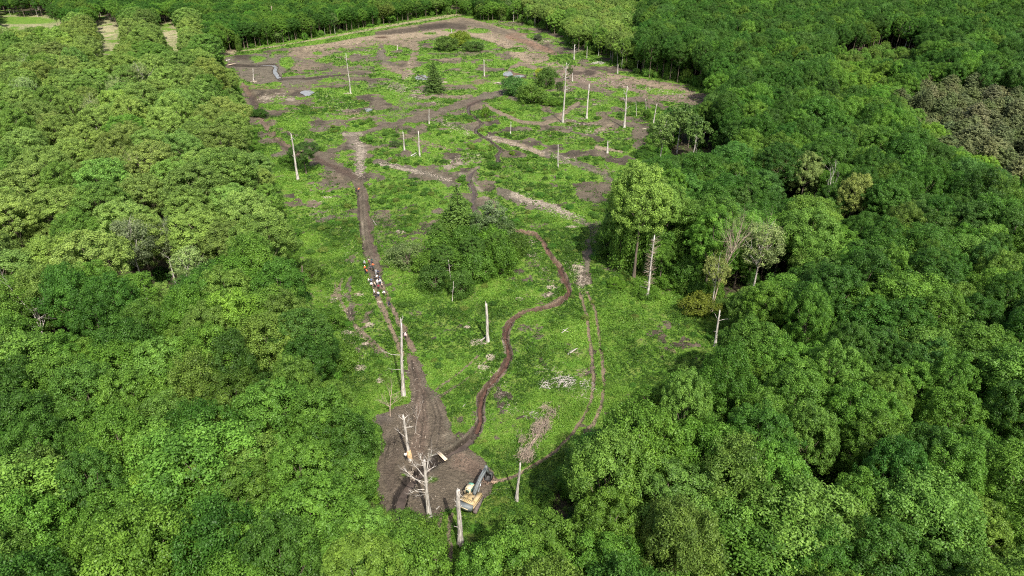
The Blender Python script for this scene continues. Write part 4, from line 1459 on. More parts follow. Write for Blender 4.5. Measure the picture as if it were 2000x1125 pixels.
# shrubs in the clearing and on its edges ------------------------------------
BUSHES = [
    # px, py (foot), radius m, height m, kind, var, colour, label
    (1003, 185, 5.0, 5.2, 'bush', 0, (0.060, 0.130, 0.030), "rounded blue green bush at the left end of the far shrub group"),
    (1040, 200, 6.2, 5.0, 'bush', 1, (0.085, 0.140, 0.022), "low wide olive bush at the front of the far shrub group"),
    (1066, 172, 4.6, 6.0, 'bush', 2, (0.060, 0.105, 0.020), "dark upright bush in the middle of the far shrub group"),
    (1058, 150, 2.8, 3.0, 'bush', 3, (0.20, 0.24, 0.02), "yellow flowering bush behind the far shrub group"),
    (1078, 205, 4.6, 2.6, 'bush', 2, (0.105, 0.185, 0.022), "low bright green bush at the foot of the tall white snag"),
    (875, 97, 7.0, 5.0, 'bush', 1, (0.080, 0.125, 0.025), "wide dark bush on the far bare ground left of the yellowish one"),
    (897, 88, 6.0, 5.5, 'bush', 2, (0.13, 0.17, 0.02), "yellowish bush in the far group on bare ground"),
    (926, 99, 5.5, 3.6, 'bush', 3, (0.060, 0.105, 0.022), "small dark bush right of the yellowish far one"),
    (949, 230, 1.9, 4.0, 'bush', 0, (0.12, 0.20, 0.022), "young light green sapling beside the winding upper ditch"),
    (1262, 233, 2.0, 3.6, 'bush', 1, (0.075, 0.145, 0.018), "small green bush under the leaning far right snag"),
    (507, 227, 4.0, 2.6, 'bush', 2, (0.050, 0.105, 0.016), "dark low bush hanging over the left edge track"),
    (966, 328, 2.4, 1.9, 'bush', 3, (0.070, 0.130, 0.018), "small bush at the ditch end above the thicket"),
    (772, 285, 2.2, 1.9, 'busht', 0, (0.085, 0.115, 0.045), "grey brown twiggy bush left of the pair of short snags"),
    (1001, 300, 1.2, 1.0, 'bush', 0, (0.13, 0.20, 0.02), "tiny bright bush near the upper ditch"),
    (795, 517, 5.4, 4.6, 'busht', 1, (0.125, 0.165, 0.060), "grey green rounded bush at the left of the central thicket"),
    (850, 565, 4.6, 4.4, 'bush', 0, (0.070, 0.145, 0.024), "dark green bush at the front left of the central thicket"),
    (898, 575, 4.6, 5.0, 'bush', 1, (0.088, 0.165, 0.024), "front middle bush of the thicket overhanging a dark hollow"),
    (838, 530, 4.2, 4.6, 'bush', 2, (0.110, 0.190, 0.026), "mid green bush between the grey bush and the dead white branch"),
    (880, 530, 5.0, 5.6, 'bush', 3, (0.088, 0.165, 0.024), "tall green bush right behind the dead white branch"),
    (935, 548, 5.2, 5.6, 'bush', 2, (0.090, 0.172, 0.026), "large green bush in the thicket's front right"),
    (978, 535, 5.6, 5.0, 'bush', 0, (0.098, 0.190, 0.028), "wide green bush at the thicket's right corner"),
    (860, 498, 5.0, 5.4, 'bush', 1, (0.105, 0.185, 0.028), "bright green bush in the thicket's left back"),
    (910, 500, 5.4, 6.0, 'bush', 3, (0.080, 0.150, 0.024), "dark middle bush in the heart of the thicket"),
    (960, 500, 5.6, 6.0, 'bush', 1, (0.095, 0.180, 0.026), "mid green bush right of the thicket's heart"),
    (1003, 505, 4.2, 4.0, 'bush', 2, (0.060, 0.135, 0.018), "rounded bush at the thicket's far right tip"),
    (885, 470, 5.0, 6.0, 'bush', 0, (0.110, 0.180, 0.030), "green bush at the foot of the thicket's tall conifer"),
    (935, 470, 5.0, 6.0, 'bush', 2, (0.088, 0.160, 0.028), "dark bush between the tall conifer and the grey willow"),
    (975, 470, 4.5, 5.5, 'busht', 0, (0.110, 0.155, 0.060), "thin grey green bush beneath the grey willow"),
    (560, 318, 3.4, 2.6, 'bush', 1, (0.090, 0.170, 0.022), "bright bush left of the dark round tree on the left edge"),
    (1262, 580, 3.0, 2.2, 'bush', 3, (0.090, 0.170, 0.022), "bright bush at the right wood edge beside the twiggy snag"),
    (1310, 560, 3.6, 3.0, 'bush', 2, (0.085, 0.165, 0.020), "light green bush at the wood edge below the tall poplar"),
    (1365, 612, 4.0, 4.0, 'bush', 1, (0.15, 0.17, 0.025), "olive yellow bush at the foot of the half dead poplar"),
    (612, 545, 3.2, 4.5, 'bush', 0, (0.090, 0.150, 0.025), "edge bush beside the dark leaning stump on the left"),
    (700, 1010, 4.0, 4.5, 'bush', 1, (0.105, 0.185, 0.024), "yellow green bush at the bare area's lower left corner"),
    (690, 960, 3.6, 5.0, 'bush', 3, (0.095, 0.165, 0.022), "bright bush just above the yellow green corner bush"),
    (735, 1060, 3.4, 5.0, 'bush', 2, (0.125, 0.155, 0.045), "brownish olive bush at the bottom of the bare area"),
    (790, 1045, 3.0, 3.2, 'bush', 0, (0.100, 0.180, 0.030), "bright bush at the bottom centre left of the wheel ruts"),
    (830, 1075, 3.4, 4.0, 'bush', 1, (0.115, 0.195, 0.028), "light green bush beside the lower wheel ruts"),
    (770, 1100, 3.6, 5.0, 'bush', 3, (0.085, 0.155, 0.025), "mid green bush at the bottom edge left of the ruts"),
    (950, 1090, 1.8, 2.6, 'bush', 2, (0.130, 0.220, 0.024), "small bright sapling in the bottom shade right of the ruts"),
    (1212, 524, 4.8, 13.0, 'bush', 0, (0.130, 0.225, 0.036), "tall light bush at the left foot of the bright poplar"),
    (1188, 498, 4.0, 7.0, 'bush', 1, (0.085, 0.160, 0.026), "shaded bush left of the bright poplar above its left foot bush"),
    (1252, 524, 4.6, 14.0, 'bush', 2, (0.120, 0.215, 0.034), "tall bush right behind the bright poplar's trunk"),
    (1300, 535, 4.8, 11.0, 'bush', 3, (0.085, 0.170, 0.026), "tall bush between the bright poplar and the half dead one"),
    (1345, 560, 4.6, 7.0, 'bush', 0, (0.080, 0.160, 0.024), "green bush in the shade left of the half dead poplar"),
    (640, 640, 3.6, 4.0, 'bush', 2, (0.080, 0.155, 0.020), "edge bush below the light grey debris on the left"),
    (665, 720, 3.6, 4.2, 'bush', 0, (0.110, 0.190, 0.026), "green edge bush left of the two round debris piles"),
    (1205, 560, 2.4, 1.6, 'bush', 3, (0.100, 0.185, 0.020), "low bright bush at the foot of the tall poplar"),
    (1150, 108, 3.0, 2.6, 'bush', 0, (0.110, 0.170, 0.030), "light bush below the far right wood edge"),
    (1050, 78, 3.0, 3.0, 'bush', 1, (0.10, 0.11, 0.07), "grey brown bush beside the white rubble at the far wood"),
]
gs0 = np.random.default_rng(8)
for (x, y, r_, h_, kd, vr, c, lab) in BUSHES:
    if 'thicket' in lab and kd == 'bush':
        h_ *= gs0.uniform(0.9, 1.55)
        r_ *= gs0.uniform(0.70, 0.95)
        c = tuple(v * gs0.uniform(0.85, 1.15) for v in c)
    if 'far' in lab and ('shrub group' in lab or 'bare ground' in lab or 'far one' in lab):
        r_ *= 1.15
        h_ *= 1.35
        c = tuple(v * 1.25 for v in c)
    p = gp(x, y)
    p.z = float(ground_z(np.array([p.x]), np.array([p.y]))[0]) - 0.05
    nm = "sapling" if "sapling" in lab else "bush"
    plant(nm, kd, vr, p, (r_, r_, h_ / 1.35), g.uniform(0, 6.28), c, lab, nm)

# low growth under the edge of the wood: shrubs nobody could count, and the rest of the wood ------------
under = []
cl = CLEAR + [CLEAR[0]]
for k in range(len(cl) - 1):
    a, b_ = gp(*cl[k]), gp(*cl[k + 1])
    Ln = (b_ - a).length
    nrm = Vector((-(b_ - a).y, (b_ - a).x, 0)).normalized()
    for q in range(max(1, int(Ln / 2.2))):
        t = g.random()
        d = g.uniform(1.0, 13.0)
        p = a + (b_ - a) * t
        for sgn in (1, -1):
            P = p + nrm * d * sgn
            rr = g.uniform(1.4, 3.0)
            hh = g.uniform(1.6, 4.2) * (0.5 + d / 13) * (1.7 if P.y > 330 else 1.0)
            if not blocked(P.x, P.y, hh, rr, 0.2) and all((P.x - ex) ** 2 + (P.y - ey) ** 2 > 2 for ex, ey, er in explicit):
                px_, py_, dd_ = proj(P.x, P.y, 0.0)
                under.append((P.x, P.y, 'bush', jit(C_MID if g.random() < 0.6 else C_LITE, g), hh / 1.35, rr, px_, py_, dd_))


for t in cand:
    if t[1] < 360 and g.random() < 0.75:
        ox, oy = t[0] + g.uniform(-4, 4), t[1] + g.uniform(-4, 4)
        hh, rr = g.uniform(1.5, 4.5), g.uniform(1.6, 3.2)
        if not blocked(ox, oy, hh, rr, 0.2):
            under.append((ox, oy, 'bush', jit(C_OAK if g.random() < 0.5 else C_MID, g), hh / 1.35, rr, *proj(ox, oy, 0.0)))


for t in cand:
    if t[1] < 560 and t[2] in ('broad', 'pop', 'birch'):
        ox, oy = t[0] + SPC * 0.5 + g.uniform(-1.2, 1.2), t[1] + SPC * 0.29 + g.uniform(-1.2, 1.2)
        hh, ws = g.uniform(12.5, 16.5), g.uniform(0.75, 0.95)
        if not blocked(ox, oy, hh, 5.3 * ws, 0.3) and not any(oy < yk and blocked(ox, oy, hh, 4.0, 0.3, [pk_]) for pk_, yk in KEEP):
            under.append((ox, oy, 'broad', t[3], hh / 21.0, ws, *proj(ox, oy, 10.0)))
# clumps of tall weeds out in the clearing
nw = 5200
wy_ = np.sqrt(g.uniform(60 ** 2, 330 ** 2, nw))
wx_ = g.uniform(-0.3, 0.3, nw) * np.hypot(wy_, 85)
wpx, wpy, wdd = proj(wx_, wy_, 0.0)
okw = inpoly(wpx, wpy, CLEAR) & (fbm(wx_ / 7 + 44, wy_ / 7 + 18, 3) >= 0.47) & (paint(wx_, wy_)[1] >= 0.72)
for q in np.nonzero(okw)[0]:
    rr = g.uniform(0.35, 1.0) * (1 if wy_[q] < 160 else 1.3)
    under.append((float(wx_[q]), float(wy_[q]), 'bush', jit(((0.085, 0.180, 0.026), (0.120, 0.220, 0.034), (0.072, 0.150, 0.024), (0.16, 0.21, 0.045))[int(g.integers(4))], g), rr * g.uniform(0.35, 0.7), rr, float(wpx[q]), float(wpy[q]), float(wdd[q])))


def gn_wood(name, items, label, cat):
    """one object: a cloud of points that carries crowns and trunks of the real trees above"""
    order = sorted(set((t[2]) for t in items))
    combos = [(kd, v) for kd in order for v in range(len(KINDS[kd]))]
    for cb in combos:
        if cb not in SRC:     # make sure a real plant of that mesh exists
            raise RuntimeError("no source for %s %s" % cb)
    n = len(items)
    me = bpy.data.meshes.new(name)
    me.vertices.add(n)
    co = np.array([(t[0], t[1], 0.0) for t in items], np.float32)
    me.vertices.foreach_set("co", co.ravel())
    gg = np.random.default_rng(n)
    var = np.array([combos.index((t[2], int(gg.integers(len(KINDS[t[2]]))))) for t in items], np.int32)
    a = me.attributes.new("variant", 'INT', 'POINT')
    a.data.foreach_set("value", var)
    a = me.attributes.new("size", 'FLOAT_VECTOR', 'POINT')
    a.data.foreach_set("vector", np.array([(t[5], t[5], t[4]) for t in items], np.float32).ravel())
    a = me.attributes.new("turn", 'FLOAT_VECTOR', 'POINT')
    a.data.foreach_set("vector", np.array([(0, 0, gg.uniform(0, 6.28)) for t in items], np.float32).ravel())
    a = me.attributes.new("tcol", 'FLOAT_COLOR', 'POINT')
    a.data.foreach_set("color", np.array([(*t[3], 1.0) for t in items], np.float32).ravel())
    o = link(name, me)
    ng = bpy.data.node_groups.new(name, 'GeometryNodeTree')
    ng.interface.new_socket("Geometry", in_out='INPUT', socket_type='NodeSocketGeometry')
    ng.interface.new_socket("Geometry", in_out='OUTPUT', socket_type='NodeSocketGeometry')
    N_, L_ = ng.nodes, ng.links
    gi = N_.new("NodeGroupInput")
    go = N_.new("NodeGroupOutput")
    jn = N_.new("GeometryNodeJoinGeometry")

    def named(nm, ty):
        x = N_.new("GeometryNodeInputNamedAttribute")
        x.data_type = ty
        x.inputs[0].default_value = nm
        return x.outputs["Attribute"]
    av, asz, atn = named("variant", 'INT'), named("size", 'FLOAT_VECTOR'), named("turn", 'FLOAT_VECTOR')
    for k, cb in enumerate(combos):
        cmpn = N_.new("FunctionNodeCompare")
        cmpn.data_type = 'INT'
        cmpn.operation = 'EQUAL'
        L_.new(av, cmpn.inputs[2])
        cmpn.inputs[3].default_value = k
        jj = N_.new("GeometryNodeJoinGeometry")
        for ob in SRC[cb]:
            oi = N_.new("GeometryNodeObjectInfo")
            oi.transform_space = 'ORIGINAL'
            oi.inputs["Object"].default_value = ob
            L_.new(oi.outputs["Geometry"], jj.inputs[0])
        ip = N_.new("GeometryNodeInstanceOnPoints")
        L_.new(gi.outputs[0], ip.inputs["Points"])
        L_.new(cmpn.outputs[0], ip.inputs["Selection"])
        L_.new(jj.outputs[0], ip.inputs["Instance"])
        L_.new(atn, ip.inputs["Rotation"])
        L_.new(asz, ip.inputs["Scale"])
        L_.new(ip.outputs[0], jn.inputs[0])
    L_.new(jn.outputs[0], go.inputs[0])
    md = o.modifiers.new("wood", 'NODES')
    md.node_group = ng
    tag(o, label, cat, kind="stuff")
    return o


pines = [t for t in REST if t[2] == 'pine']
others = [t for t in REST if t[2] not in ('pine', 'bush')]
under += [t for t in REST if t[2] == 'bush']
# one real pine of each mesh at the near edge of the grove
pines.sort(key=lambda t: t[8])
PL = ["nearest brownish pine at the grove's lower edge", "second brownish pine from the grove's lower tip", "third brownish pine from the grove's lower tip"]
npine = min(len(pines) - 1, 90)
for k in range(npine):
    t = pines[k]
    side = "in the brownish grove at the right"
    lab = f"feathery brown green pine, {k + 1}th nearest in the grove amid the dark right wood" if k >= 3 else PL[k]
    plant("pine_tree", 'pine', k % 3, (t[0], t[1], 0), (t[5], t[5], t[4]), g.uniform(0, 6.28), t[3], lab, "pine", "feathery brown green pines of the far right grove")
# make sure every mesh the far wood uses has one real tree
used = set((t[2]) for t in others)
for kd in used:
    for v in range(len(KINDS[kd])):
        if (kd, v) not in SRC:
            t = next(q for q in others if q[2] == kd)
            others.remove(t)
            plant("far_tree", kd, v, (t[0], t[1], 0), (t[5], t[5], t[4]), 0.3 * v, t[3], f"{cname(t[3])} tree number {v + 1} at the inner edge of the far wood", "tree")
gn_wood("forest", others, "dense green broadleaf wood stretching away beyond the nearer trees", "forest")
if len(pines) > npine:
    gn_wood("pine_forest", pines[npine:], "further brownish green pines filling the right hand grove", "forest")
gn_wood("undergrowth", under, "low green undergrowth along the foot of the wood edge", "undergrowth")
print("TREES near", len(NEAR), "rest", len(others), "pines", len(pines), "under", len(under))
# ------------------------------------------------------------------ standing dead trunks
gs = np.random.default_rng(909)


def zat(x, y):
    return float(ground_z(np.array([float(x)]), np.array([float(y)]))[0])


def limb(mb, p, d, L_, r, depth, g_, spread=0.55, up=0.25):
    """a bare limb that forks"""
    d = d / np.linalg.norm(d)
    n = 4
    P = [p]
    q = p.copy()
    dd = d.copy()
    for _ in range(n):
        dd = dd + g_.normal(size=3) * 0.14 + np.array([0, 0, up * 0.25])
        dd /= np.linalg.norm(dd)
        q = q + dd * L_ / n
        P.append(q)
    mb.tube(P, [r * (1 - 0.72 * k / n) for k in range(n + 1)], 6 if r > 0.05 else 4, g=g_)
    if depth > 0:
        for _ in range(int(g_.integers(2, 5))):
            k = int(g_.integers(1, n + 1))
            nd = dd + g_.normal(size=3) * spread + np.array([0, 0, up])
            limb(mb, P[k], nd, L_ * g_.uniform(0.4, 0.7), r * (1 - 0.72 * k / n) * 0.65, depth - 1, g_, spread, up)


def snag(base, top, r0, label, nbr=0, brl=1.6, explicit_br=(), mat=None, z0=0.0, twigs=0, fork=False, raw=False, name="dead_tree_trunk", depth=0, taper=0.5, brlow=0.4):
    """base/top: photo points of the foot and the broken tip; z0: height at which the foot point was read"""
    p = gp(base[0], base[1], z0)
    Yb = p.y
    t = at_y(top[0], top[1], Yb)
    gz = zat(p.x, Yb)
    b0 = np.array([p.x, Yb, gz - 0.3])
    H = t.z - gz
    dx = t.x - p.x
    dyl = gs.uniform(-0.03, 0.03) * H
    root = bpy.data.objects.new(name, None)
    root.empty_display_size = 1.0
    col.objects.link(root)
    root.location = (p.x, Yb, gz)
    tag(root, label, "dead tree")
    mt = mat or M_DEAD
    mb = MB()
    n = 10
    P, Rr = [], []
    for k in range(n + 1):
        f = k / n
        w = 0.012 * H * math.sin(f * 5 + base[0])
        P.append(np.array([dx * f + w * f * (1 - f) * 2, dyl * f + 0.3 * w, H * f - (0.3 if k == 0 else 0)]))
        Rr.append(r0 * (1.45 if k == 0 else (1.12 if k == 1 else 1 - taper * f)))
    mb.tube(P, Rr, 9, rough=0.07, g=gs)
    # splintered tip
    for k in range(3):
        a = gs.random() * 6.28
        rt = Rr[-1]
        e0 = P[-1] + np.array([math.cos(a) * rt * 0.4, math.sin(a) * rt * 0.4, -rt])
        mb.tube([e0, e0 + np.array([0, 0, rt * gs.uniform(1.5, 4)])], [rt * 0.5, rt * 0.08], 5, g=gs)
    link("trunk", mb.mesh("trunk", mt), root)

    def on(f):
        k = min(n - 1, int(f * n))
        q = f * n - k
        return P[k] * (1 - q) + P[k + 1] * q
    for k in range(nbr):
        f = brlow + (0.97 - brlow) * (k + gs.random()) / nbr
        a = gs.random() * 6.28
        m2_ = MB()
        d = np.array([math.cos(a), math.sin(a) * 0.7, gs.uniform(0.1, 0.6)])
        limb(m2_, on(f), d, brl * gs.uniform(0.6, 1.3) * (1.1 - 0.5 * f), r0 * 0.25, depth, gs)
        link("branch", m2_.mesh("branch", mt), root)
    for (f, ex, ey, rb) in explicit_br:
        e_ = np.array(at_y(ex, ey, Yb)) - np.array([p.x, Yb, gz])
        s0 = on(f)
        e_[1] += gs.uniform(-0.8, 0.8)
        m2_ = MB()
        md_ = (s0 + e_) / 2 + np.array([0, 0, -0.12 * np.linalg.norm(e_ - s0)]) * gs.uniform(-1, 1)
        m2_.tube([s0, md_, e_], [rb, rb * 0.7, rb * 0.25], 6, g=gs)
        for _ in range(3 + depth * 3):
            q = gs.uniform(0.35, 1)
            pp = md_ + (e_ - md_) * q
            dd = (e_ - s0) / np.linalg.norm(e_ - s0) + gs.normal(size=3) * 0.5
            limb(m2_, pp, dd, np.linalg.norm(e_ - s0) * 0.3, rb * 0.3, min(1, depth), gs)
        link("branch", m2_.mesh("branch", mt), root)
    if twigs:
        m3 = MB()
        for _ in range(twigs):
            f = gs.uniform(brlow, 0.95)
            a = gs.random() * 6.28
            d = np.array([math.cos(a), math.sin(a), gs.uniform(0.0, 0.9)])
            limb(m3, on(f), d, brl * gs.uniform(0.5, 1.1), r0 * 0.13, 1, gs, 0.7, 0.15)
        link("twigs", m3.mesh("twigs", M_TWIG), root)
    if raw:
        m4 = MB()
        m4.tube([(0.02, 0, 0.1), (dx * 0.2, 0, H * 0.22)], [r0 * 1.35, r0 * 1.06], 9, rough=0.1, g=gs)
        link("torn_bark_base", m4.mesh("torn_bark_base", M_RAW), root)
    return root


SN = [
    ((788, 773), (783, 625), 0.37, "tall forked pale snag beside the main muddy track", dict(nbr=6, brl=0.9, explicit_br=[(0.95, 787, 618, 0.12), (0.55, 746, 680, 0.07), (0.36, 757, 722, 0.05)], taper=0.55)),
    ((953, 667), (949.5, 594), 0.34, "short pale pole-like snag left of the red ditch", dict(nbr=5, brl=0.5, taper=0.25)),
    ((801, 898), (787, 813), 0.33, "broken leaning snag with torn orange base on bare soil", dict(nbr=5, brl=1.6, raw=True, depth=1, explicit_br=[(0.9, 778, 817, 0.1), (0.5, 776, 838, 0.08), (0.75, 800, 815, 0.06)])),
    ((838.5, 1009), (828, 899), 0.37, "large branching snag with many bare limbs beside the ditch's lower end", dict(nbr=3, brl=2.2, depth=1, taper=0.5,
        explicit_br=[(0.72, 838, 884, 0.16), (0.8, 820, 895, 0.13), (0.62, 797, 925, 0.1), (0.55, 790, 915, 0.09), (0.5, 800, 958, 0.09), (0.42, 812, 975, 0.07), (0.6, 845, 930, 0.06), (0.68, 805, 905, 0.09), (0.9, 815, 905, 0.07), (0.75, 843, 880, 0.06)])),
    ((899, 1063), (895, 954), 0.42, "thick pale snag with stubby top standing before the yellow excavator", dict(nbr=9, brl=0.9, taper=0.3, explicit_br=[(0.7, 887, 976, 0.08), (0.96, 903, 962, 0.1)], brlow=0.1)),
    ((1009, 978), (1016, 902), 0.27, "slim pale snag at the lower right wood edge below the twig heap", dict(nbr=3, brl=0.8)),
    ((1264, 583), (1279, 461), 0.33, "tall silver snag wrapped in brown twigs at the right wood edge", dict(nbr=6, brl=1.7, twigs=90, brlow=0.22, explicit_br=[(0.85, 1270, 480, 0.06), (0.16, 1252, 562, 0.05)], taper=0.6)),
    ((1396, 676), (1406, 607), 0.30, "snag with one long curved side branch at the right edge", dict(nbr=3, brl=0.9, explicit_br=[(0.72, 1426, 620, 0.07), (0.75, 1398, 616, 0.05)])),
    ((1099, 239), (1106, 122), 0.42, "tallest white snag beside the far group of shrubs", dict(nbr=5, brl=2.6, explicit_br=[(0.9, 1099, 130, 0.12), (0.85, 1110, 125, 0.12), (0.72, 1098, 145, 0.08)], brlow=0.5, depth=1, taper=0.65)),
    ((1145.5, 232), (1151, 166), 0.40, "straight white snag next right of the tallest far one", dict(nbr=1, brl=0.8, taper=0.4)),
    ((1219, 249), (1225, 168), 0.44, "tall white snag with stubs standing near the far right birches", dict(nbr=4, brl=2.4, explicit_br=[(0.75, 1218, 175, 0.1), (0.55, 1217, 190, 0.1)], taper=0.7)),
    ((1276, 240), (1283, 203), 0.27, "leaning thin snag at the far right clearing edge", dict(nbr=1)),
    ((1243, 226), (1242, 199), 0.14, "very thin grey pole left of the small far right bush", dict(nbr=0)),
    ((1262, 214), (1261, 193), 0.14, "very thin grey pole behind the small far right bush", dict(nbr=0)),
    ((1240, 110), (1240, 110), 0, None, None),
    ((685, 184), (676, 104), 0.30, "tall slender leaning snag in the upper left of the clearing", dict(nbr=5, brl=1.6, taper=0.7)),
    ((495, 157), (494, 134), 0.30, "short pale stump pole beside the far S shaped stream", dict(nbr=0)),
    ((582, 350), (568, 262), 0.42, "leaning pale snag with forked top before the dark round tree", dict(nbr=3, brl=1.3, explicit_br=[(0.93, 576, 272, 0.12), (0.97, 566, 256, 0.08)], taper=0.55)),
    ((790, 293), (787, 258), 0.30, "left one of a close pair of short white snags", dict(nbr=2, brl=0.4, taper=0.4)),
    ((820, 306), (817, 256), 0.33, "right taller one of a close pair of short white snags", dict(nbr=2, brl=0.4, taper=0.5)),
    ((838, 243), (838, 213), 0.24, "thin upright snag at the diagonal track's middle", dict(nbr=0)),
    ((946, 148), (945, 117), 0.30, "thin grey snag right of the lone dark spruce", dict(nbr=0, taper=0.3)),
    ((1121, 117), (1122, 88), 0.34, "small twin topped dead tree on the far right green edge", dict(nbr=5, brl=2.2, depth=1)),
    ((1118, 159), (1118, 144), 0.34, "short white stump near the dark soil patch", dict(nbr=0)),
    ((1146, 114), (1147, 91), 0.22, "slender pale pole right of the small twin topped dead tree", dict(nbr=0)),
    ((1206, 145), (1207, 126), 0.34, "pale stump under the far dark right wood edge", dict(nbr=0)),
    ((1090, 327), (1090, 283), 0.20, "thin straight pole above the large green middle strip", dict(nbr=0, taper=0.3)),
    ((1186, 300), (1187, 277), 0.40, "stubby white stump on a strip of sandy ground", dict(nbr=1, brl=0.6)),
    ((1331, 387), (1341, 328), 0.34, "pale snag rising out of leaves behind the tall bright poplar", dict(nbr=3, brl=1.2, z0=2.0)),
    ((1359, 282), (1364, 228), 0.22, "thin white snag among the far right birches", dict(nbr=3, brl=1.2, z0=2.0)),
    ((1358, 305), (1363, 276), 0.24, "small forked white snag below the thin one by the birches", dict(nbr=3, brl=2.0, z0=2.0)),
    ((880, 545), (876, 508), 0.12, "bleached bare branch standing in the central thicket", dict(nbr=4, brl=2.2, depth=1, z0=0.5)),
    ((883, 585), (886, 550), 0.09, "crooked bleached branch at the front of the thicket", dict(nbr=3, brl=1.6, depth=1, z0=0.5)),
    ((592, 558), (590, 520), 0.32, "dark grey leaning stump at the left wood edge", dict(nbr=1, mat=M_BARK)),
    ((997, 263), (998, 238), 0.22, "pale thin pole with yellow herbs right of the upper ditch", dict(nbr=0)),
    ((776, 98), (776, 88), 0.3, "tiny white pole on the far bare ground", dict(nbr=0)),
    ((882, 70), (882, 57), 0.35, "tiny grey pole behind the far yellowish bush", dict(nbr=0)),
    ((350, 40), (348, 17), 0.5, "white snag before the dark wood behind the pale meadow", dict(nbr=0)),
    ((472, 36), (463, 2), 0.5, "tall white trunk in the wood above the silvery tree", dict(nbr=0)),
    ((361, 122), (356, 100), 0.4, "white snag poking up at the left meadow's corner", dict(nbr=0)),
    ((534, 60), (530, 12), 0.4, "brown bare leafless trunk right of the silvery tree", dict(nbr=5, brl=3.0, depth=1, mat=M_TWIG)),
    ((1493, 45), (1496, 18), 0.4, "white trunk showing in the dark top right wood", dict(nbr=0, z0=6.0)),
    ((1525, 48), (1528, 23), 0.4, "second white trunk in the dark top right wood", dict(nbr=0, z0=6.0)),
]
for (bs, tp, r0, lab, kw) in SN:
    if lab:
        snag(bs, tp, r0, lab, **kw)

# bare crowned dead trees standing inside the wood (foot hidden by leaves)
def bare_tree(foot, zf, H, lean, label, nl=6, spread=1.0, fine=2, mat=None, r0=0.3, base_z=5.0, Lf=0.42):
    p = gp(foot[0], foot[1], zf)
    root = bpy.data.objects.new("bare_dead_tree", None)
    col.objects.link(root)
    root.location = (p.x, p.y, zat(p.x, p.y))
    tag(root, label, "dead tree")
    mt = mat or M_TWIGP
    mb = MB()
    P = [np.array([lean[0] * f * f, lean[1] * f, H * 0.72 * f]) for f in (0, 0.2, 0.4, 0.6, 0.8, 1.0)]
    mb.tube(P, [r0 * (1.2 - 0.85 * k / 5) for k in range(6)], 8, rough=0.06, g=gs)
    link("trunk", mb.mesh("trunk", mt), root)
    for k in range(nl):
        a = k / nl * 6.28 + gs.random()
        f = gs.uniform(max(0.25, base_z / H), 1.0)
        q = P[min(4, int(f * 5))] * (1 - (f * 5 % 1)) + P[min(5, int(f * 5) + 1)] * (f * 5 % 1) if f < 1 else P[5]
        m2_ = MB()
        d = np.array([math.cos(a) * spread, math.sin(a) * spread, 1.0])
        limb(m2_, q, d, H * Lf * gs.uniform(0.7, 1.1), r0 * 0.42, fine, gs, 0.42, 0.22)
        link("branch", m2_.mesh("branch", mt), root)
    return root


bare_tree((82, 648), 9.0, 19.0, (-0.6, 0.4), "bleached bare tree with wide spreading limbs in the left wood", 9, 1.2, 2, M_TWIGP, 0.20, 9.0, 0.34)
bare_tree((1390, 612), 0.0, 26.0, (3.6, 1.0), "dead twiggy top of the yellow leaved half dead poplar at right edge", 22, 0.42, 3, M_TWIG, 0.16, 13.0, 0.27)
bare_tree((1466, 590), 0.0, 22.0, (1.0, 0.5), "bare fanning limbs beside the pale sparse poplar in the right wood", 12, 0.50, 3, M_TWIG, 0.14, 9.0, 0.28)
bare_tree((1447, 352), 18.0, 23.0, (0.3, 0), "small bare white treetop poking out of the upper right wood", 6, 0.5, 2, M_TWIGP, 0.14, 17.0, 0.14)
bare_tree((283, 330), 16.0, 22.0, (0.2, 0), "brownish bare treetop amid the left poplars", 9, 0.8, 3, M_TWIG, 0.2, 14.0, 0.3)
bare_tree((1615, 395), 10.0, 24.0, (-0.4, 0), "thin bare white limbs left of the yellowish poplar in right wood", 6, 0.3, 2, M_TWIGP, 0.14, 14.0, 0.18)
bare_tree((1772, 75), 8.0, 17.0, (1.0, 0), "bleached spreading dead crown near the top right", 7, 1.2, 2, M_TWIGP, 0.3, 9.0, 0.4)
bare_tree((762, 812), 0.0, 6.5, (0.5, 1.0), "low bare grey tree bent over the bare area's left edge", 9, 0.9, 3, M_TWIG, 0.12, 1.0, 0.5)
bare_tree((812, 845), 0.0, 7.0, (1.2, 0.5), "wispy bare sapling just right of the broken orange snag", 4, 0.4, 2, M_TWIGP, 0.06, 1.5, 0.5)
bare_tree((960, 470), 0.0, 13.0, (0.3, 0.2), "grey bare limbs inside the willow behind the thicket", 9, 0.6, 3, M_TWIG, 0.14, 3.0, 0.36)


# ------------------------------------------------------------------ heaps of broken wood
def heap(px, py, rx, ry, label, n=46, Ls=1.0, r=0.045, hgt=0.35, mat=None, cat="brushwood", name="brushwood_pile", align=None):
    p = gp(px, py)
    mb = MB()
    for _ in range(n):
        a = gs.random() * 6.28
        q = gs.random() ** 0.5
        x, y = math.cos(a) * q * rx, math.sin(a) * q * ry
        an = gs.random() * math.pi if align is None else align + gs.normal() * 0.35
        L_ = Ls * gs.uniform(0.35, 1.1)
        gz = zat(p.x + x, p.y + y)
        z = gz + 0.06 + hgt * gs.random() * (1 - q * 0.8)
        tl = gs.uniform(-0.25, 0.35)
        c_ = np.array([x, y, z])
        d = np.array([math.cos(an), math.sin(an), tl]) * L_ / 2
        k = gs.normal(size=3) * 0.08 * L_
        mb.tube([c_ - d, c_ + k, c_ + d], [r * gs.uniform(0.6, 1.5), r, r * 0.4], 4, g=gs)
    o = link(name, mb.mesh(name, mat or M_CHIP), None, (p.x, p.y, 0))
    tag(o, label, cat)
    return o


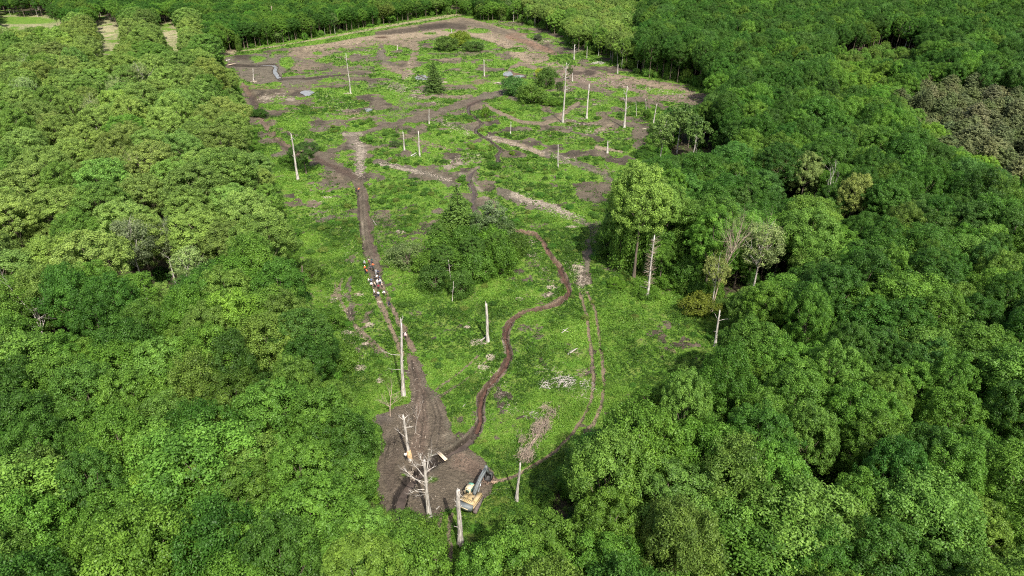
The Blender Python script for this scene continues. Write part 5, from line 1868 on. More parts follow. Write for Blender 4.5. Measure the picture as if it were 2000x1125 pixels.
HEAPS = [
    (783, 452, 1.6, 1.0, "pale broken wood pile right of the muddy track near the thicket"),
    (702, 719, 1.3, 1.1, "round pinkish debris pile, larger of two left of the forked snag"),
    (742, 744, 0.8, 0.7, "small round pinkish debris pile right of the larger one"),
    (677, 650, 1.1, 0.8, "pale debris pile at the left wheel ruts' lower bend"),
    (712, 672, 0.7, 0.6, "tiny white debris heap between two faint wheel ruts"),
    (723, 635, 1.0, 0.9, "scattered pale chips left of the main track's ruts"),
    (651, 588, 1.2, 1.0, "light grey debris pile at the left wood edge"),
    (934, 669, 2.0, 1.3, "fan of pale splinters at the short snag's foot"),
    (959, 698, 1.0, 1.2, "pale splinter pile between short snag and red ditch"),
    (944, 717, 1.2, 0.8, "pinkish splinter pile close to the red ditch's left bank"),
    (1015, 585, 1.1, 0.7, "oval pale debris pile right of the thicket"),
    (1078, 562, 1.4, 1.0, "pale debris beside the sharp bend of the red ditch"),
    (1075, 578, 1.0, 0.7, "lower debris patch inside the ditch's sharp bend"),
    (1040, 473, 1.3, 0.7, "thin white debris streak right of the thicket's top"),
    (1035, 500, 1.4, 0.8, "pinkish chips left of the ditch's upper straight"),
    (1125, 525, 2.2, 2.2, "broad pale chip pile at the muddy junction"),
    (1117, 445, 2.0, 0.6, "white streak of split wood above the muddy junction"),
    (680, 184, 1.8, 0.9, "bright white debris at the foot of the tall slender snag"),
    (495, 160, 1.5, 0.9, "pale chips round the short stump by the S shaped stream"),
    (1128, 60 + 25, 2.5, 1.6, "white rubble heap on the far green edge"),
    (1068, 80, 3.0, 1.6, "white rubble beside the grey brown far bush"),
    (1262, 252, 1.4, 0.8, "white chips left of the olive birches"),
    (702, 577, 1.0, 0.6, "pale debris strip left of the walking group"),
    (1020, 880, 1.0, 0.6, "pale twigs beside the brown twig heap"),
    (742, 590, 0.5, 0.4, "few pale chips between the main ruts"),
    (912, 640, 0.7, 0.5, "small pale chips above the short snag's pile"),
    (640, 385, 1.3, 0.6, "dry pale sticks left of the main track's upper bend"),
    (808, 925, 0.8, 0.6, "fresh yellow wood chips by the torn snag"),
    (870, 160, 1.6, 0.9, "pale sticks right of the dark spruce"),
    (1165, 205 + 0, 1.8, 0.8, "white chips between the two straight white snags"),
]
for (x, y, rx, ry, lab) in HEAPS:
    far = gp(x, y).y / 130.0
    heap(x, y, rx, ry, lab, n=int(60 + 20 * rx), Ls=0.75 * max(1, far ** 0.5), r=0.035 * max(1, far ** 0.7), hgt=0.35)
heap(1104, 746, 1.9, 1.7, "largest heap of bleached branches in the lower right meadow", 70, 2.6, 0.05, 0.7, M_TWIGP, "branches", "branch_heap")
heap(1066, 752, 1.3, 1.5, "smaller white branch heap left of the largest", 34, 1.9, 0.045, 0.6, M_TWIGP, "branches", "branch_heap")
heap(1147, 752, 1.6, 1.6, "sparse white branches just left of the right ruts", 30, 1.8, 0.035, 0.4, M_TWIGP, "branches", "branch_heap")
heap(1136, 728, 1.3, 1.5, "pale twigs upper right of the largest branch heap", 34, 1.4, 0.03, 0.4, M_TWIG, "branches", "branch_heap")
heap(1120, 688, 2.0, 2.0, "dry twigs around the two parallel pale logs", 34, 1.4, 0.025, 0.3, M_TWIG, "branches", "branch_heap")
heap(1045, 812, 1.6, 1.2, "bleached twigs left of the brown twig heap", 36, 1.6, 0.03, 0.4, M_TWIGP, "branches", "branch_heap")
heap(1168, 125, 3.6, 2.4, "white branch heap on the far right edge", 40, 3.2, 0.10, 1.2, M_TWIGP, "branches", "branch_heap")

# fallen twig crown of the slim snag
def fallen_crown():
    mb = MB()
    path = [(1020, 905, 0.95), (1030, 885, 1.5), (1043, 862, 1.9), (1056, 845, 1.6), (1066, 828, 1.9), (1076, 806, 1.5)]
    pts = [gp(a, b_) for a, b_, _ in path]
    o_ = pts[0]
    tufts_ = []
    for _ in range(17):
        k = int(gs.integers(len(pts) - 1))
        q_ = pts[k].lerp(pts[k + 1], gs.random())
        w = path[k][2]
        tufts_.append((q_.x - o_.x + gs.normal() * w * 0.55, q_.y - o_.y + gs.normal() * w * 0.5, gs.uniform(0.3, 0.9), gs.uniform(0.5, 2.0)))
    for _ in range(1300):
        t = gs.random() * (len(path) - 1)
        k = int(t)
        f = t - k
        c_ = np.array(pts[k].lerp(pts[min(k + 1, len(pts) - 1)], f)) - np.array([o_.x, o_.y, 0])
        w = path[k][2] * (1 - f) + path[min(k + 1, len(path) - 1)][2] * f
        c_ = c_ + np.array([gs.normal() * w * 0.42, gs.normal() * w * 0.42, 0.15 + abs(gs.normal()) * 0.75 * min(1.0, w / 1.5)])
        dr = np.array(pts[min(k + 1, len(pts) - 1)] - pts[k])
        dr = dr / (np.linalg.norm(dr) + 1e-6)
        if gs.random() < 0.75:
            tf = tufts_[int(gs.integers(len(tufts_)))]
            c_ = np.array([tf[0], tf[1], 0.1]) + gs.normal(size=3) * np.array([0.42, 0.42, 0.0]) + np.array([0, 0, abs(gs.normal()) * tf[2]])
            dr = np.array([math.cos(tf[3]), math.sin(tf[3]), 0])
        d = dr * 0.9 + gs.normal(size=3) * 0.5
        d[2] = abs(d[2]) * 0.35
        L_ = gs.uniform(0.4, 1.3)
        mb.tube([c_ - d * L_ * 0.4, c_ + gs.normal(size=3) * 0.06, c_ + d * L_ * 0.5], [0.035, 0.026, 0.012], 4, g=gs)
    for k in range(3):
        P = [np.array(p_) - np.array([o_.x, o_.y, 0]) + np.array([gs.normal() * 0.3, gs.normal() * 0.3, 0.35]) for p_ in pts]
        mb.tube(P, [0.13, 0.1, 0.08, 0.06, 0.05, 0.03], 6, g=gs)
    tag(link("fallen_tree_crown", mb.mesh("fallen_tree_crown", M_TWIG), None, (o_.x, o_.y, 0)), "long brown heap of dry twigs, a fallen crown behind the slim snag", "branches")


fallen_crown()


def log(a, b_, r, label, mat=None, z=0.0, name="fallen_log"):
    p, q = gp(*a), gp(*b_)
    mb = MB()
    P = []
    for k in range(6):
        c_ = p.lerp(q, k / 5)
        P.append((c_.x - p.x, c_.y - p.y, zat(c_.x, c_.y) * 0.5 + r * 0.8 + z + 0.05 + 0.03 * math.sin(k * 2)))
    mb.tube([P[0]] + P, [r * 0.9] + [r * (1 - 0.35 * k / 5) for k in range(6)], 8, rough=0.08, g=gs)
    tag(link(name, mb.mesh(name, mat or M_DEAD), None, (p.x, p.y, 0)), label, "log")


log((1109, 694), (1125, 683), 0.16, "lower one of two parallel pale logs in the right meadow")
log((1112, 689), (1128, 681), 0.12, "upper one of two parallel pale logs in the right meadow")
log((1097, 651), (1110, 641), 0.10, "white log lying in the grass, long arm of a crossed pair")
log((1099, 644), (1110, 649), 0.08, "short white stick crossing the other log in the grass")
log((938, 667), (950, 659), 0.16, "pale log leaning to the short snag's foot")
log((1330, 601), (1354, 577), 0.25, "long brown fallen trunk lying at the right wood edge", M_BARK)
log((1334, 603), (1360, 582), 0.16, "thinner pale fallen trunk below the long brown one")
log((803, 306), (813, 300), 0.28, "pale log lying left of the right short snag")
log((808, 307), (816, 302), 0.2, "thin pale log next to the one by the short snags")
log((816, 146), (832, 153), 0.3, "dark log floating in the pool beside the spruce", M_BARK)
log((970, 162), (984, 164), 0.3, "pale log beside the far right pool")
log((1188, 332), (1180, 322), 0.2, "dark log on the muddy patch near the right edge", M_BARK)
log((728, 305 + 125), (735, 440), 0.1, "thin stick beside the main muddy track")
log((442, 120), (450, 118), 0.4, "pale log above the plank over the far left ditch")
log((904, 795), (909, 790), 0.08, "small white stick in the grass left of the ditch")
log((858, 990), (852, 996), 0.08, "white stick on the bare soil left of the excavator")


# ------------------------------------------------------------------ planks over the ditch
M_PLANK = simple_mat("sawn_timber", (0.62, 0.50, 0.36), 0.7, 0.15, 3.0, stretch=(1, 6, 6))


def planks(a, b_, w, label, n=2, z=0.28, mat=None):
    p, q = gp(*a), gp(*b_)
    L_ = (q - p).length
    mid = (p + q) / 2
    an = math.atan2(q.y - p.y, q.x - p.x)
    root = bpy.data.objects.new("plank_bridge", None)
    col.objects.link(root)
    root.location = (mid.x, mid.y, z)
    root.rotation_euler = (0, 0, an)
    tag(root, label, "plank bridge")
    for k in range(n):
        mb = MB()
        mb.box((0, (k - (n - 1) / 2) * (w / n + 0.015), 0), (L_ * (1 - 0.03 * k), w / n - 0.01, 0.06))
        mb.box((L_ * (0.1 - 0.2 * k), (k - (n - 1) / 2) * (w / n + 0.015), 0.035), (0.05, 0.05, 0.012))
        link("plank", mb.mesh("plank", mat or M_PLANK), root)


planks((855, 884), (872, 901), 0.62, "two pale boards laid as a footbridge over the dark ditch")
planks((444, 128), (461, 124), 1.2, "orange brown boards laid over the far left ditch", z=0.2)

# ------------------------------------------------------------------ excavator
M_YEL = simple_mat("yellow_paint", (0.58, 0.43, 0.19), 0.7, 0.3, 1.2, c2=(0.46, 0.36, 0.22), spec=0.4)
M_CREAM = simple_mat("faded_cream_paint", (0.66, 0.55, 0.36), 0.5, 0.08, 1.5)
M_GREY = simple_mat("grey_blue_paint", (0.150, 0.170, 0.175), 0.5, 0.2, 1.2, spec=0.4)
M_DARK = simple_mat("dark_steel", (0.05, 0.05, 0.05), 0.6, 0.3, 2.0)
M_TRK = simple_mat("muddy_track_steel", (0.15, 0.12, 0.11), 0.8, 0.35, 2.0)
M_GLASS = simple_mat("tinted_glass", (0.06, 0.11, 0.10), 0.12, 0.1, 1.0, spec=0.8)
M_GLG = simple_mat("green_roof_glass", (0.12, 0.30, 0.22), 0.2, 0.1, 1.0, spec=0.6)
M_MUDM = simple_mat("caked_mud", (0.17, 0.12, 0.09), 0.95, 0.3, 3.0, bump=0.5)
M_CHR = simple_mat("chrome_rod", (0.6, 0.6, 0.6), 0.25, 0.05, 1.0, metal=1.0)

ep = gp(922, 984)
exc = bpy.data.objects.new("excavator", None)
col.objects.link(exc)
exc.location = (ep.x, ep.y, 0.0)
YAW = -R(27)
exc.rotation_euler = (0, 0, YAW)
exc.scale = (0.92, 0.92, 0.92)
tag(exc, "yellow and grey tracked excavator with raised grey boom on the bare soil", "excavator")
tr = R(9)      # the undercarriage is slewed a little against the house
RT = Matrix.Rotation(tr, 4, 'Z')


def rr(mb):
    """turn the collected geometry by the slew angle"""
    rot = np.array(RT.to_3x3())
    mb.V = [v @ rot.T for v in mb.V]
    return mb


def stad(L_, h, n=7):
    pts = []
    for k in range(n):
        a = -math.pi / 2 + math.pi * k / (n - 1)
        pts.append((L_ / 2 - h / 2 + math.cos(a) * h / 2, h / 2 + math.sin(a) * h / 2))
    for k in range(n):
        a = math.pi / 2 + math.pi * k / (n - 1)
        pts.append((-L_ / 2 + h / 2 + math.cos(a) * h / 2, h / 2 + math.sin(a) * h / 2))
    return pts


for sx in (-1, 1):
    mb = MB()
    mb.prism([(a - 0.1, b_ + 0.02) for a, b_ in stad(4.1, 0.86)], 'x', sx * 1.3 - 0.3, sx * 1.3 + 0.3)
    for k in range(24):      # shoes
        y = -1.75 + k * 0.15
        mb.box((sx * 1.3, y - 0.05, 0.895), (0.60, 0.06, 0.05))
    t_ = link("track", rr(mb).mesh("track", M_TRK), exc)
    mb = MB()
    for k in range(5):
        mb.tube([(sx * 1.3 + sx * 0.29, -1.4 + k * 0.65, 0.35), (sx * 1.3 + sx * 0.34, -1.4 + k * 0.65, 0.35)], [0.2, 0.2], 10)
    link("roller", rr(mb).mesh("roller", M_DARK), t_)
mb = MB()
mb.box((0, -0.1, 0.6), (2.0, 1.5, 0.4))
mb.tube([(0, -0.1, 0.8), (0, -0.1, 1.1)], [0.6, 0.6], 14)
link("undercarriage", rr(mb).mesh("undercarriage", M_DARK), exc)
mb = MB()
mb.prism([(-1.38, -1.9), (1.38, -1.9), (1.38, 1.35), (1.0, 1.5), (0.6, 1.5), (0.6, 0.9), (-0.35, 0.9), (-0.35, 1.5), (-1.38, 1.5)], 'z', 1.12, 1.55)
mb.box((0.98, -0.2, 1.80), (0.78, 2.9, 0.5))
mb.box((-0.98, -1.05, 1.82), (0.78, 1.5, 0.54))
link("house", mb.mesh("house", M_YEL), exc)
mb = MB()
mb.prism([(-0.58, -1.88), (0.58, -1.88), (0.58, 0.25), (-0.58, 0.25)], 'z', 1.5, 2.02)
mb.prism([(-1.30, -1.86), (1.30, -1.86), (1.30, -1.05), (-1.30, -1.05)], 'z', 2.0, 2.26)
hd = link("engine_hood", mb.mesh("engine_hood", M_YEL), exc)
mb = MB()
for k in range(6):
    mb.box((-0.8 + k * 0.32, -1.45, 2.275), (0.06, 0.6, 0.03))
link("vent_grille", mb.mesh("vent_grille", M_DARK), hd)
mb = MB()
mb.tube([(0.75, -0.8, 2.0), (0.75, -0.8, 2.62), (0.75, -0.9, 2.75)], [0.08, 0.07, 0.06], 8)
link("exhaust_pipe", mb.mesh("exhaust_pipe", M_DARK), exc)
mb = MB()
arc = [(1.38, -1.92)] + [(1.38 * math.cos(a), -2.15 - 0.62 * math.sin(a)) for a in np.linspace(0.15, math.pi - 0.15, 9)] + [(-1.38, -1.92)]
mb.prism(arc[::-1], 'z', 1.0, 2.12)
cw = link("counterweight", mb.mesh("counterweight", M_GREY), exc)
mb = MB()
mb.box((0, -2.80, 1.65), (1.6, 0.03, 0.22))
link("pale_stripe", mb.mesh("pale_stripe", M_CREAM), cw)
# cab
mb = MB()
prof = [(0.2, 1.15), (1.9, 1.15), (2.05, 1.9), (1.75, 2.95), (0.3, 2.95), (0.2, 2.6)]
for (x0, x1) in ((-1.40, -1.33), (-0.57, -0.50)):
    mb.prism(prof, 'x', x0, x1)
mb.box((-0.95, 0.24, 2.0), (0.78, 0.07, 1.7))
mb.box((-0.95, 1.9, 1.4), (0.78, 0.07, 0.5))
mb.box((-0.95, 0.78, 2.99), (0.92, 1.05, 0.09))
cab = link("cab", mb.mesh("cab", M_CREAM), exc)
mb = MB()
mb.box((-0.95, 1.55, 3.0), (0.84, 0.48, 0.06))
link("roof_window", mb.mesh("roof_window", M_GLG), cab)
for (c_, s_, nm) in (((-1.415, 1.1, 2.25), (0.02, 1.25, 0.95), "side_window"), ((-0.485, 1.1, 2.25), (0.02, 1.25, 0.95), "side_window"), ((-0.95, 0.19, 2.35), (0.62, 0.02, 0.75), "rear_window")):
    mb = MB()
    mb.box(c_, s_)
    link(nm, mb.mesh(nm, M_GLASS), cab)
mb = MB()
mb.box((-0.95, 1.96, 2.3), (0.72, 0.03, 1.0), Matrix.Rotation(R(16), 4, 'X'))
link("windscreen", mb.mesh("windscreen", M_GLASS), cab)
mb = MB()
mb.tube([(-1.36, -1.6, 2.1), (-1.36, -1.6, 2.9), (-1.36, -0.2, 2.9), (-1.36, -0.2, 2.1)], [0.03] * 4, 6)
link("handrail", mb.mesh("handrail", M_CREAM), exc)
mb = MB()
mb.tube([(-1.55, 1.9, 1.9), (-1.75, 2.15, 2.3)], [0.025, 0.025], 5)
mb.box((-1.78, 2.18, 2.4), (0.22, 0.06, 0.3))
link("mirror", mb.mesh("mirror", M_DARK), exc)
# boom (side profile y,z)
mb = MB()
bp_ = [(0.55, 1.55), (0.95, 1.45), (1.9, 2.45), (3.0, 3.2), (5.25, 3.75), (5.3, 4.1), (2.9, 3.8), (1.65, 3.05), (0.75, 2.1)]
mb.prism(bp_, 'x', -0.22, 0.32)
boom = link("boom", mb.mesh("boom", M_GREY), exc)
mb = MB()
for z in (-0.1, 0.2):
    mb.tube([(z, 0.9, 2.35), (z, 1.75, 3.22), (z, 3.0, 3.9), (z, 4.8, 4.12)], [0.03] * 4, 5)
link("hydraulic_hose", mb.mesh("hydraulic_hose", M_DARK), boom)
for sx in (-0.36, 0.46):
    mb = MB()
    mb.tube([(sx, 1.2, 1.4), (sx, 1.9, 2.2)], [0.1, 0.1], 8)
    cyl = link("hydraulic_cylinder", mb.mesh("hydraulic_cylinder", M_GREY), exc)
    mb = MB()
    mb.tube([(sx, 1.9, 2.2), (sx, 2.6, 3.1)], [0.05, 0.05], 8)
    link("piston_rod", mb.mesh("piston_rod", M_CHR), cyl)
mb = MB()
mb.tube([(0.05, 2.8, 4.0), (0.05, 4.1, 4.35)], [0.11, 0.11], 8)
cyl = link("hydraulic_cylinder", mb.mesh("hydraulic_cylinder", M_GREY), exc)
mb = MB()
mb.tube([(0.05, 4.1, 4.35), (0.05, 5.0, 4.55)], [0.05, 0.05], 8)
link("piston_rod", mb.mesh("piston_rod", M_CHR), cyl)
mb = MB()
mb.prism([(4.9, 4.7), (5.35, 4.5), (5.6, 4.0), (6.15, 1.8), (5.85, 1.7), (5.2, 3.4), (5.0, 3.95)], 'x', -0.12, 0.22)
link("stick", mb.mesh("stick", M_GREY), exc)
mb = MB()
mb.prism([(6.0, 2.05), (6.55, 1.95), (6.85, 1.3), (6.6, 0.65), (6.0, 0.35), (5.45, 0.55), (5.6, 0.62), (6.05, 0.55), (6.45, 0.85), (6.6, 1.3), (6.3, 1.65), (5.95, 1.7)], 'x', -0.52, 0.62)
for sx in (-0.52, 0.60):
    mb.prism([(6.0, 1.95), (6.5, 1.9), (6.8, 1.3), (6.55, 0.7), (6.0, 0.4), (5.5, 0.58), (5.75, 1.2)], 'x', sx - 0.02, sx + 0.04)
bk = link("bucket", mb.mesh("bucket", M_DARK), exc)
mb = MB()
for k in range(5):
    mb.box((-0.45 + k * 0.25, 5.42, 0.55), (0.09, 0.24, 0.06))
link("bucket_teeth", mb.mesh("bucket_teeth", M_TRK), bk)

# loose clods and a timber block by the bucket
bl = gp(966, 944)
mb = MB()
mb.box((0, 0, 0.22), (1.15, 0.55, 0.42))
mb.box((0.1, 0.02, 0.45), (0.9, 0.5, 0.05))
o = link("wooden_block", mb.mesh("wooden_block", simple_mat("raw_brown_timber", (0.40, 0.28, 0.20), 0.9, 0.2, 3.0)), None, (bl.x, bl.y, 0))
o.rotation_euler = (0, 0, R(-22))
tag(o, "short brown timber block lying beside the excavator bucket", "timber")
heap(955, 938, 0.9, 0.9, "dark clods and roots piled under the excavator bucket", 50, 0.7, 0.13, 0.6, M_MUDM, "soil heap", "soil_heap")

# ------------------------------------------------------------------ people
m, nt, N, L = mat_new("cloth")
out = N.new("ShaderNodeOutputMaterial")
b = N.new("ShaderNodeBsdfPrincipled")
b.inputs["Roughness"].default_value = 0.85
at = N.new("ShaderNodeAttribute")
at.attribute_type = 'INSTANCER'
at.attribute_name = "tcol"
no = N.new("ShaderNodeTexNoise")
no.inputs["Scale"].default_value = 9
hs = N.new("ShaderNodeHueSaturation")
mr = N.new("ShaderNodeMapRange")
mr.inputs[3].default_value = 0.7
mr.inputs[4].default_value = 1.3
L.new(no.outputs[0], mr.inputs[0])
L.new(mr.outputs[0], hs.inputs["Value"])
L.new(at.outputs["Color"], hs.inputs["Color"])
L.new(hs.outputs[0], b.inputs["Base Color"])
L.new(b.outputs[0], out.inputs[0])
M_CLOTH = m
M_SKIN = simple_mat("skin", (0.50, 0.30, 0.21), 0.6, 0.08, 4.0)


def skin_mesh(name, verts, edges, radii, mat, sub=1):
    me_ = bpy.data.meshes.new(name + "_skeleton")
    me_.from_pydata([tuple(v) for v in verts], edges, [])
    ob = bpy.data.objects.new(name + "_tmp", me_)
    col.objects.link(ob)
    ob.modifiers.new("skin", 'SKIN')
    for k, r_ in enumerate(radii):
        sv = me_.skin_vertices[0].data[k]
        sv.radius = r_ if isinstance(r_, tuple) else (r_, r_)
        sv.use_root = (k == 0)
    sb = ob.modifiers.new("sub", 'SUBSURF')
    sb.levels = sub
    sb.render_levels = sub
    dg = bpy.context.evaluated_depsgraph_get()
    res = bpy.data.meshes.new_from_object(ob.evaluated_get(dg))
    res.name = name
    res.materials.clear()
    res.materials.append(mat)
    res.polygons.foreach_set("use_smooth", np.ones(len(res.polygons), bool))
    bpy.data.objects.remove(ob)
    bpy.data.meshes.remove(me_)
    return res


def person_meshes(st, arm):
    """st: stride, arm: how far the forearms are raised"""
    hip, sh, hd_ = 0.92, 1.42, 1.62
    V = [(0, 0, hip), (0, 0, 1.12), (0, 0, 1.32), (0, 0, 1.47), (0, 0.01, 1.53), (0, 0.015, 1.62), (0, 0.02, 1.70), (0, 0.115, 1.61)]
    Rd = [(0.15, 0.10), (0.13, 0.09), (0.16, 0.10), (0.06, 0.06), (0.055, 0.06), (0.078, 0.09), (0.07, 0.08), (0.012, 0.016)]
    E = [(0, 1), (1, 2), (2, 3), (3, 4), (4, 5), (5, 6), (5, 7)]
    leg, armj = {}, {}
    for sx in (-1, 1):
        s_ = st * sx
        k = len(V)
        V += [(sx * 0.10, 0, 0.88), (sx * 0.11, s_ * 0.16 + 0.03, 0.50), (sx * 0.11, s_ * 0.26, 0.10), (sx * 0.12, s_ * 0.26 + 0.14, 0.035)]
        Rd += [0.085, 0.055, 0.04, (0.035, 0.03)]
        E += [(0, k), (k, k + 1), (k + 1, k + 2), (k + 2, k + 3)]
        leg[sx] = k
        k = len(V)
        a_ = arm if sx > 0 else arm * 0.3
        el = (sx * 0.25, -s_ * 0.10, 1.14)
        wr = (sx * (0.25 - 0.06 * a_), -s_ * 0.16 + 0.20 * a_ + 0.05, 0.90 + 0.2 * a_)
        V += [(sx * 0.18, 0, 1.40), el, wr]
        Rd += [0.052, 0.040, 0.028]
        E += [(2, k), (k, k + 1), (k + 1, k + 2)]
        armj[sx] = k
        d = np.array(wr) - np.array(el)
        d /= np.linalg.norm(d)
        side = np.array([sx, 0, 0.0])
        w_ = k + 2
        pk = len(V)
        palm = np.array(wr) + d * 0.055
        V.append(tuple(palm))
        Rd.append((0.030, 0.018))
        E.append((w_, pk))
        fw = np.array([0, 1.0, 0])
        for q, (off_, ln) in enumerate(((-0.03, 0.065), (-0.01, 0.078), (0.011, 0.073), (0.03, 0.058))):
            a0 = palm + fw * off_ + d * 0.04
            a1 = a0 + d * ln * 0.55
            a2 = a1 + (d * 0.7 - side * 0.5) * ln * 0.5
            kk = len(V)
            V += [tuple(a0), tuple(a1), tuple(a2)]
            Rd += [0.010, 0.009, 0.007]
            E += [(pk, kk), (kk, kk + 1), (kk + 1, kk + 2)]
        kk = len(V)
        t0 = np.array(wr) + d * 0.03 + fw * 0.032
        V += [tuple(t0), tuple(t0 + d * 0.035 + fw * 0.02)]
        Rd += [0.011, 0.008]
        E += [(w_, kk), (kk, kk + 1)]
    body = skin_mesh("person", V, E, Rd, M_SKIN)
    # jacket
    J = [V[0], V[1], V[2], V[3]]
    JR = [(0.185, 0.14), (0.165, 0.125), (0.195, 0.135), (0.085, 0.085)]
    JE = [(0, 1), (1, 2), (2, 3)]
    for sx in (-1, 1):
        k = armj[sx]
        n_ = len(J)
        J += [V[k], V[k + 1], V[k + 2]]
        JR += [0.078, 0.062, 0.048]
        JE += [(2, n_), (n_, n_ + 1), (n_ + 1, n_ + 2)]
    jacket = skin_mesh("jacket", J, JE, JR, M_CLOTH)
    T = [(0, 0, 0.96)]
    TR = [(0.175, 0.125)]
    TE = []
    for sx in (-1, 1):
        k = leg[sx]
        n_ = len(T)
        T += [V[k], V[k + 1], (V[k + 2][0], V[k + 2][1], V[k + 2][2] + 0.02)]
        TR += [0.108, 0.078, 0.062]
        TE += [(0, n_), (n_, n_ + 1), (n_ + 1, n_ + 2)]
    trousers = skin_mesh("trousers", T, TE, TR, M_CLOTH)
    mbb = MB()
    for sx in (-1, 1):
        k = leg[sx]
        q = V[k + 2]
        mbb.tube([(q[0], q[1] - 0.06, 0.05), (q[0], q[1] + 0.05, 0.06), (q[0] + 0.01 * sx, q[1] + 0.2, 0.035)], [0.05, 0.056, 0.035], 8)
    boots = mbb.mesh("boots", M_DARK, smooth=True)
    return body, jacket, trousers, boots


def cap_mesh(hat):
    mb = MB()
    n, mq = 12, 5
    P = []
    for i_ in range(mq + 1):
        ph = i_ / mq * (math.pi * (0.50 if hat else 0.56))
        for j_ in range(n):
            a = j_ / n * 2 * math.pi
            back = (0.02 if hat else 0.04) * max(0, -math.sin(a)) * (i_ / mq)
            P.append((math.sin(ph) * 0.102 * math.cos(a), 0.018 + math.sin(ph) * 0.118 * math.sin(a) - (0 if hat else back * 0.3), 1.655 + math.cos(ph) * 0.125 - back))
    Q_ = [(i_ * n + j_, i_ * n + (j_ + 1) % n, (i_ + 1) * n + (j_ + 1) % n, (i_ + 1) * n + j_) for i_ in range(mq) for j_ in range(n)]
    mb.add(P, Q_)
    if hat:
        mb.prism([(0.09 * math.cos(a), 0.115 + 0.09 * math.sin(a)) for a in np.linspace(0, math.pi, 8)], 'z', 1.652, 1.664)
    return mb.mesh("cap" if hat else "hair", M_CLOTH, smooth=True)


POSES = [person_meshes(0.0, 0.2), person_meshes(1.0, 0.3), person_meshes(-0.8, 0.9), person_meshes(0.3, 1.0)]
HAIR, CAP = cap_mesh(False), cap_mesh(True)
mb = MB()
mb.prism([(-0.14, -0.30), (0.14, -0.30), (0.15, -0.13), (-0.15, -0.13)], 'z', 1.02, 1.45)
BAG = mb.mesh("backpack", M_CLOTH)

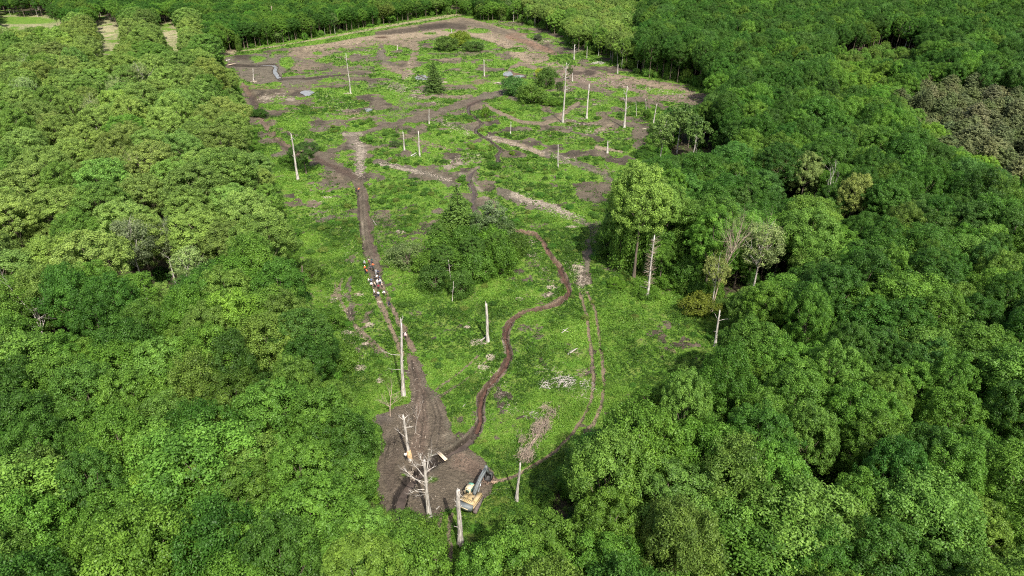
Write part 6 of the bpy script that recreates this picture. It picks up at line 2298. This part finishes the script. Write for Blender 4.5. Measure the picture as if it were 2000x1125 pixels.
WHT, ORA, BLK, GRY, NAVY, TNL, REDC, DGR, PINK, BLU = ((0.75, 0.74, 0.72), (0.90, 0.20, 0.07), (0.02, 0.02, 0.022), (0.28, 0.30, 0.32),
    (0.03, 0.04, 0.08), (0.52, 0.42, 0.34), (0.30, 0.02, 0.05), (0.02, 0.07, 0.06), (0.75, 0.55, 0.55), (0.10, 0.14, 0.24))
CNM = {WHT: "white", ORA: "orange", BLK: "black", GRY: "grey", NAVY: "navy", TNL: "tan", REDC: "dark red", DGR: "dark green", PINK: "pale pink", BLU: "blue grey"}
HB, HL = (0.03, 0.02, 0.015), (0.60, 0.52, 0.40)
PPL = [  # foot px, py, jacket, trousers, head colour, hat, pose, bag, label
    (712.5, 520, GRY, BLK, WHT, 1, 1, 0, "person in grey jacket and white cap at the group's top left"),
    (721.5, 518, REDC, BLK, WHT, 1, 0, 0, "person in dark red top and white cap leading the group"),
    (729, 524, ORA, BLK, HB, 0, 2, 0, "person in orange vest at the front right of the group"),
    (727, 515, DGR, NAVY, HB, 0, 1, 0, "person in dark green top behind the front orange vest"),
    (713.5, 530, ORA, BLK, WHT, 1, 0, 0, "person in orange top with white cap on the group's left"),
    (716.5, 537, ORA, NAVY, HB, 0, 1, 1, "person in orange with dark backpack below the other left orange one"),
    (724.5, 528, NAVY, BLK, HB, 0, 3, 0, "person in navy between the orange people"),
    (730, 531, DGR, BLK, HB, 0, 0, 1, "person in dark green with backpack behind the front orange vest"),
    (735, 537, GRY, GRY, HB, 0, 1, 0, "person in grey jacket and grey trousers above the black clad pair"),
    (739.5, 538, NAVY, BLK, HB, 0, 2, 0, "person in navy right of the grey clad walker"),
    (732.5, 548, BLK, BLK, HB, 0, 1, 0, "person all in black at the middle of the group"),
    (737, 548, WHT, BLK, HB, 0, 0, 0, "person in white top with dark hair between two in black"),
    (741, 550, BLK, NAVY, HB, 0, 3, 1, "person in black with pale head right of white top"),
    (720.5, 554, WHT, NAVY, HB, 0, 1, 0, "person in white jacket alone on the group's lower left"),
    (726, 555, BLU, NAVY, HB, 0, 0, 0, "person in blue grey jacket next to the lower left white one"),
    (726.5, 563, WHT, BLK, HB, 0, 2, 0, "person in white shirt and black trousers below the blue grey jacket"),
    (732.5, 563, TNL, BLK, HL, 1, 1, 1, "person in tan jacket and cap in the lower middle"),
    (738, 558, WHT, GRY, WHT, 1, 0, 0, "person in white with white cap at the lower centre"),
    (743, 556, WHT, NAVY, WHT, 1, 1, 0, "person in white with white cap right of the lower centre"),
    (740, 566, REDC, BLK, HB, 0, 2, 0, "person in dark red near the rear of the group"),
    (746.5, 562, TNL, BLK, WHT, 1, 3, 0, "person in tan with white cap on the lower right"),
    (731.5, 578, WHT, BLK, WHT, 1, 1, 0, "person in white with white cap walking on the left rut"),
    (735, 583, BLK, BLK, HB, 0, 0, 0, "person all in black on the left rut behind the group"),
    (739.5, 580, WHT, NAVY, HB, 0, 1, 0, "person in white jacket between the two wheel ruts"),
    (751, 580, WHT, BLK, HB, 0, 2, 1, "person in white and black alone on the right rut"),
    (761, 597, BLK, NAVY, HB, 0, 1, 0, "lone dark figure trailing on the right rut"),
    (787.5, 659, BLK, NAVY, HB, 0, 1, 0, "person in black just right of the forked snag's top"),
    (792.5, 662, PINK, BLK, WHT, 1, 0, 1, "person in pale pink right of the forked snag's top"),
    (793.5, 898, WHT, BLK, HB, 0, 3, 0, "person in white behind the torn orange snag"),
    (701, 372, ORA, BLK, HB, 0, 3, 0, "lone person in orange at the upper bend of the muddy track"),
    (696, 372, BLK, BLK, HB, 0, 0, 0, "dark figure left of the lone orange person"),
]
for k, (x, y, jc, tc_, hc, hat, ps, bag, lab) in enumerate(PPL):
    p = gp(x, y)
    body, jacket, trousers, boots = POSES[ps]
    o = link("person", body, None, (p.x, p.y, zat(p.x, p.y) - 0.01))
    o.rotation_euler = (0, 0, R(180) + gs.normal() * 0.5 if k % 3 == 0 else gs.normal() * 0.6)
    sc_ = gs.uniform(0.95, 1.08)
    o.scale = (sc_ * 1.05, sc_ * 1.05, sc_)
    tag(o, lab, "person", "people walking along the muddy track")
    for nm, dt, cc in (("jacket", jacket, jc), ("trousers", trousers, tc_), ("boots", boots, None), ("cap" if hat else "hair", CAP if hat else HAIR, hc)):
        q = link(nm, dt, o)
        if cc is not None:
            q["tcol"] = (*cc, 1.0)
    if bag:
        q = link("backpack", BAG, o)
        q["tcol"] = (*(BLK if jc != BLK else BLU), 1.0)
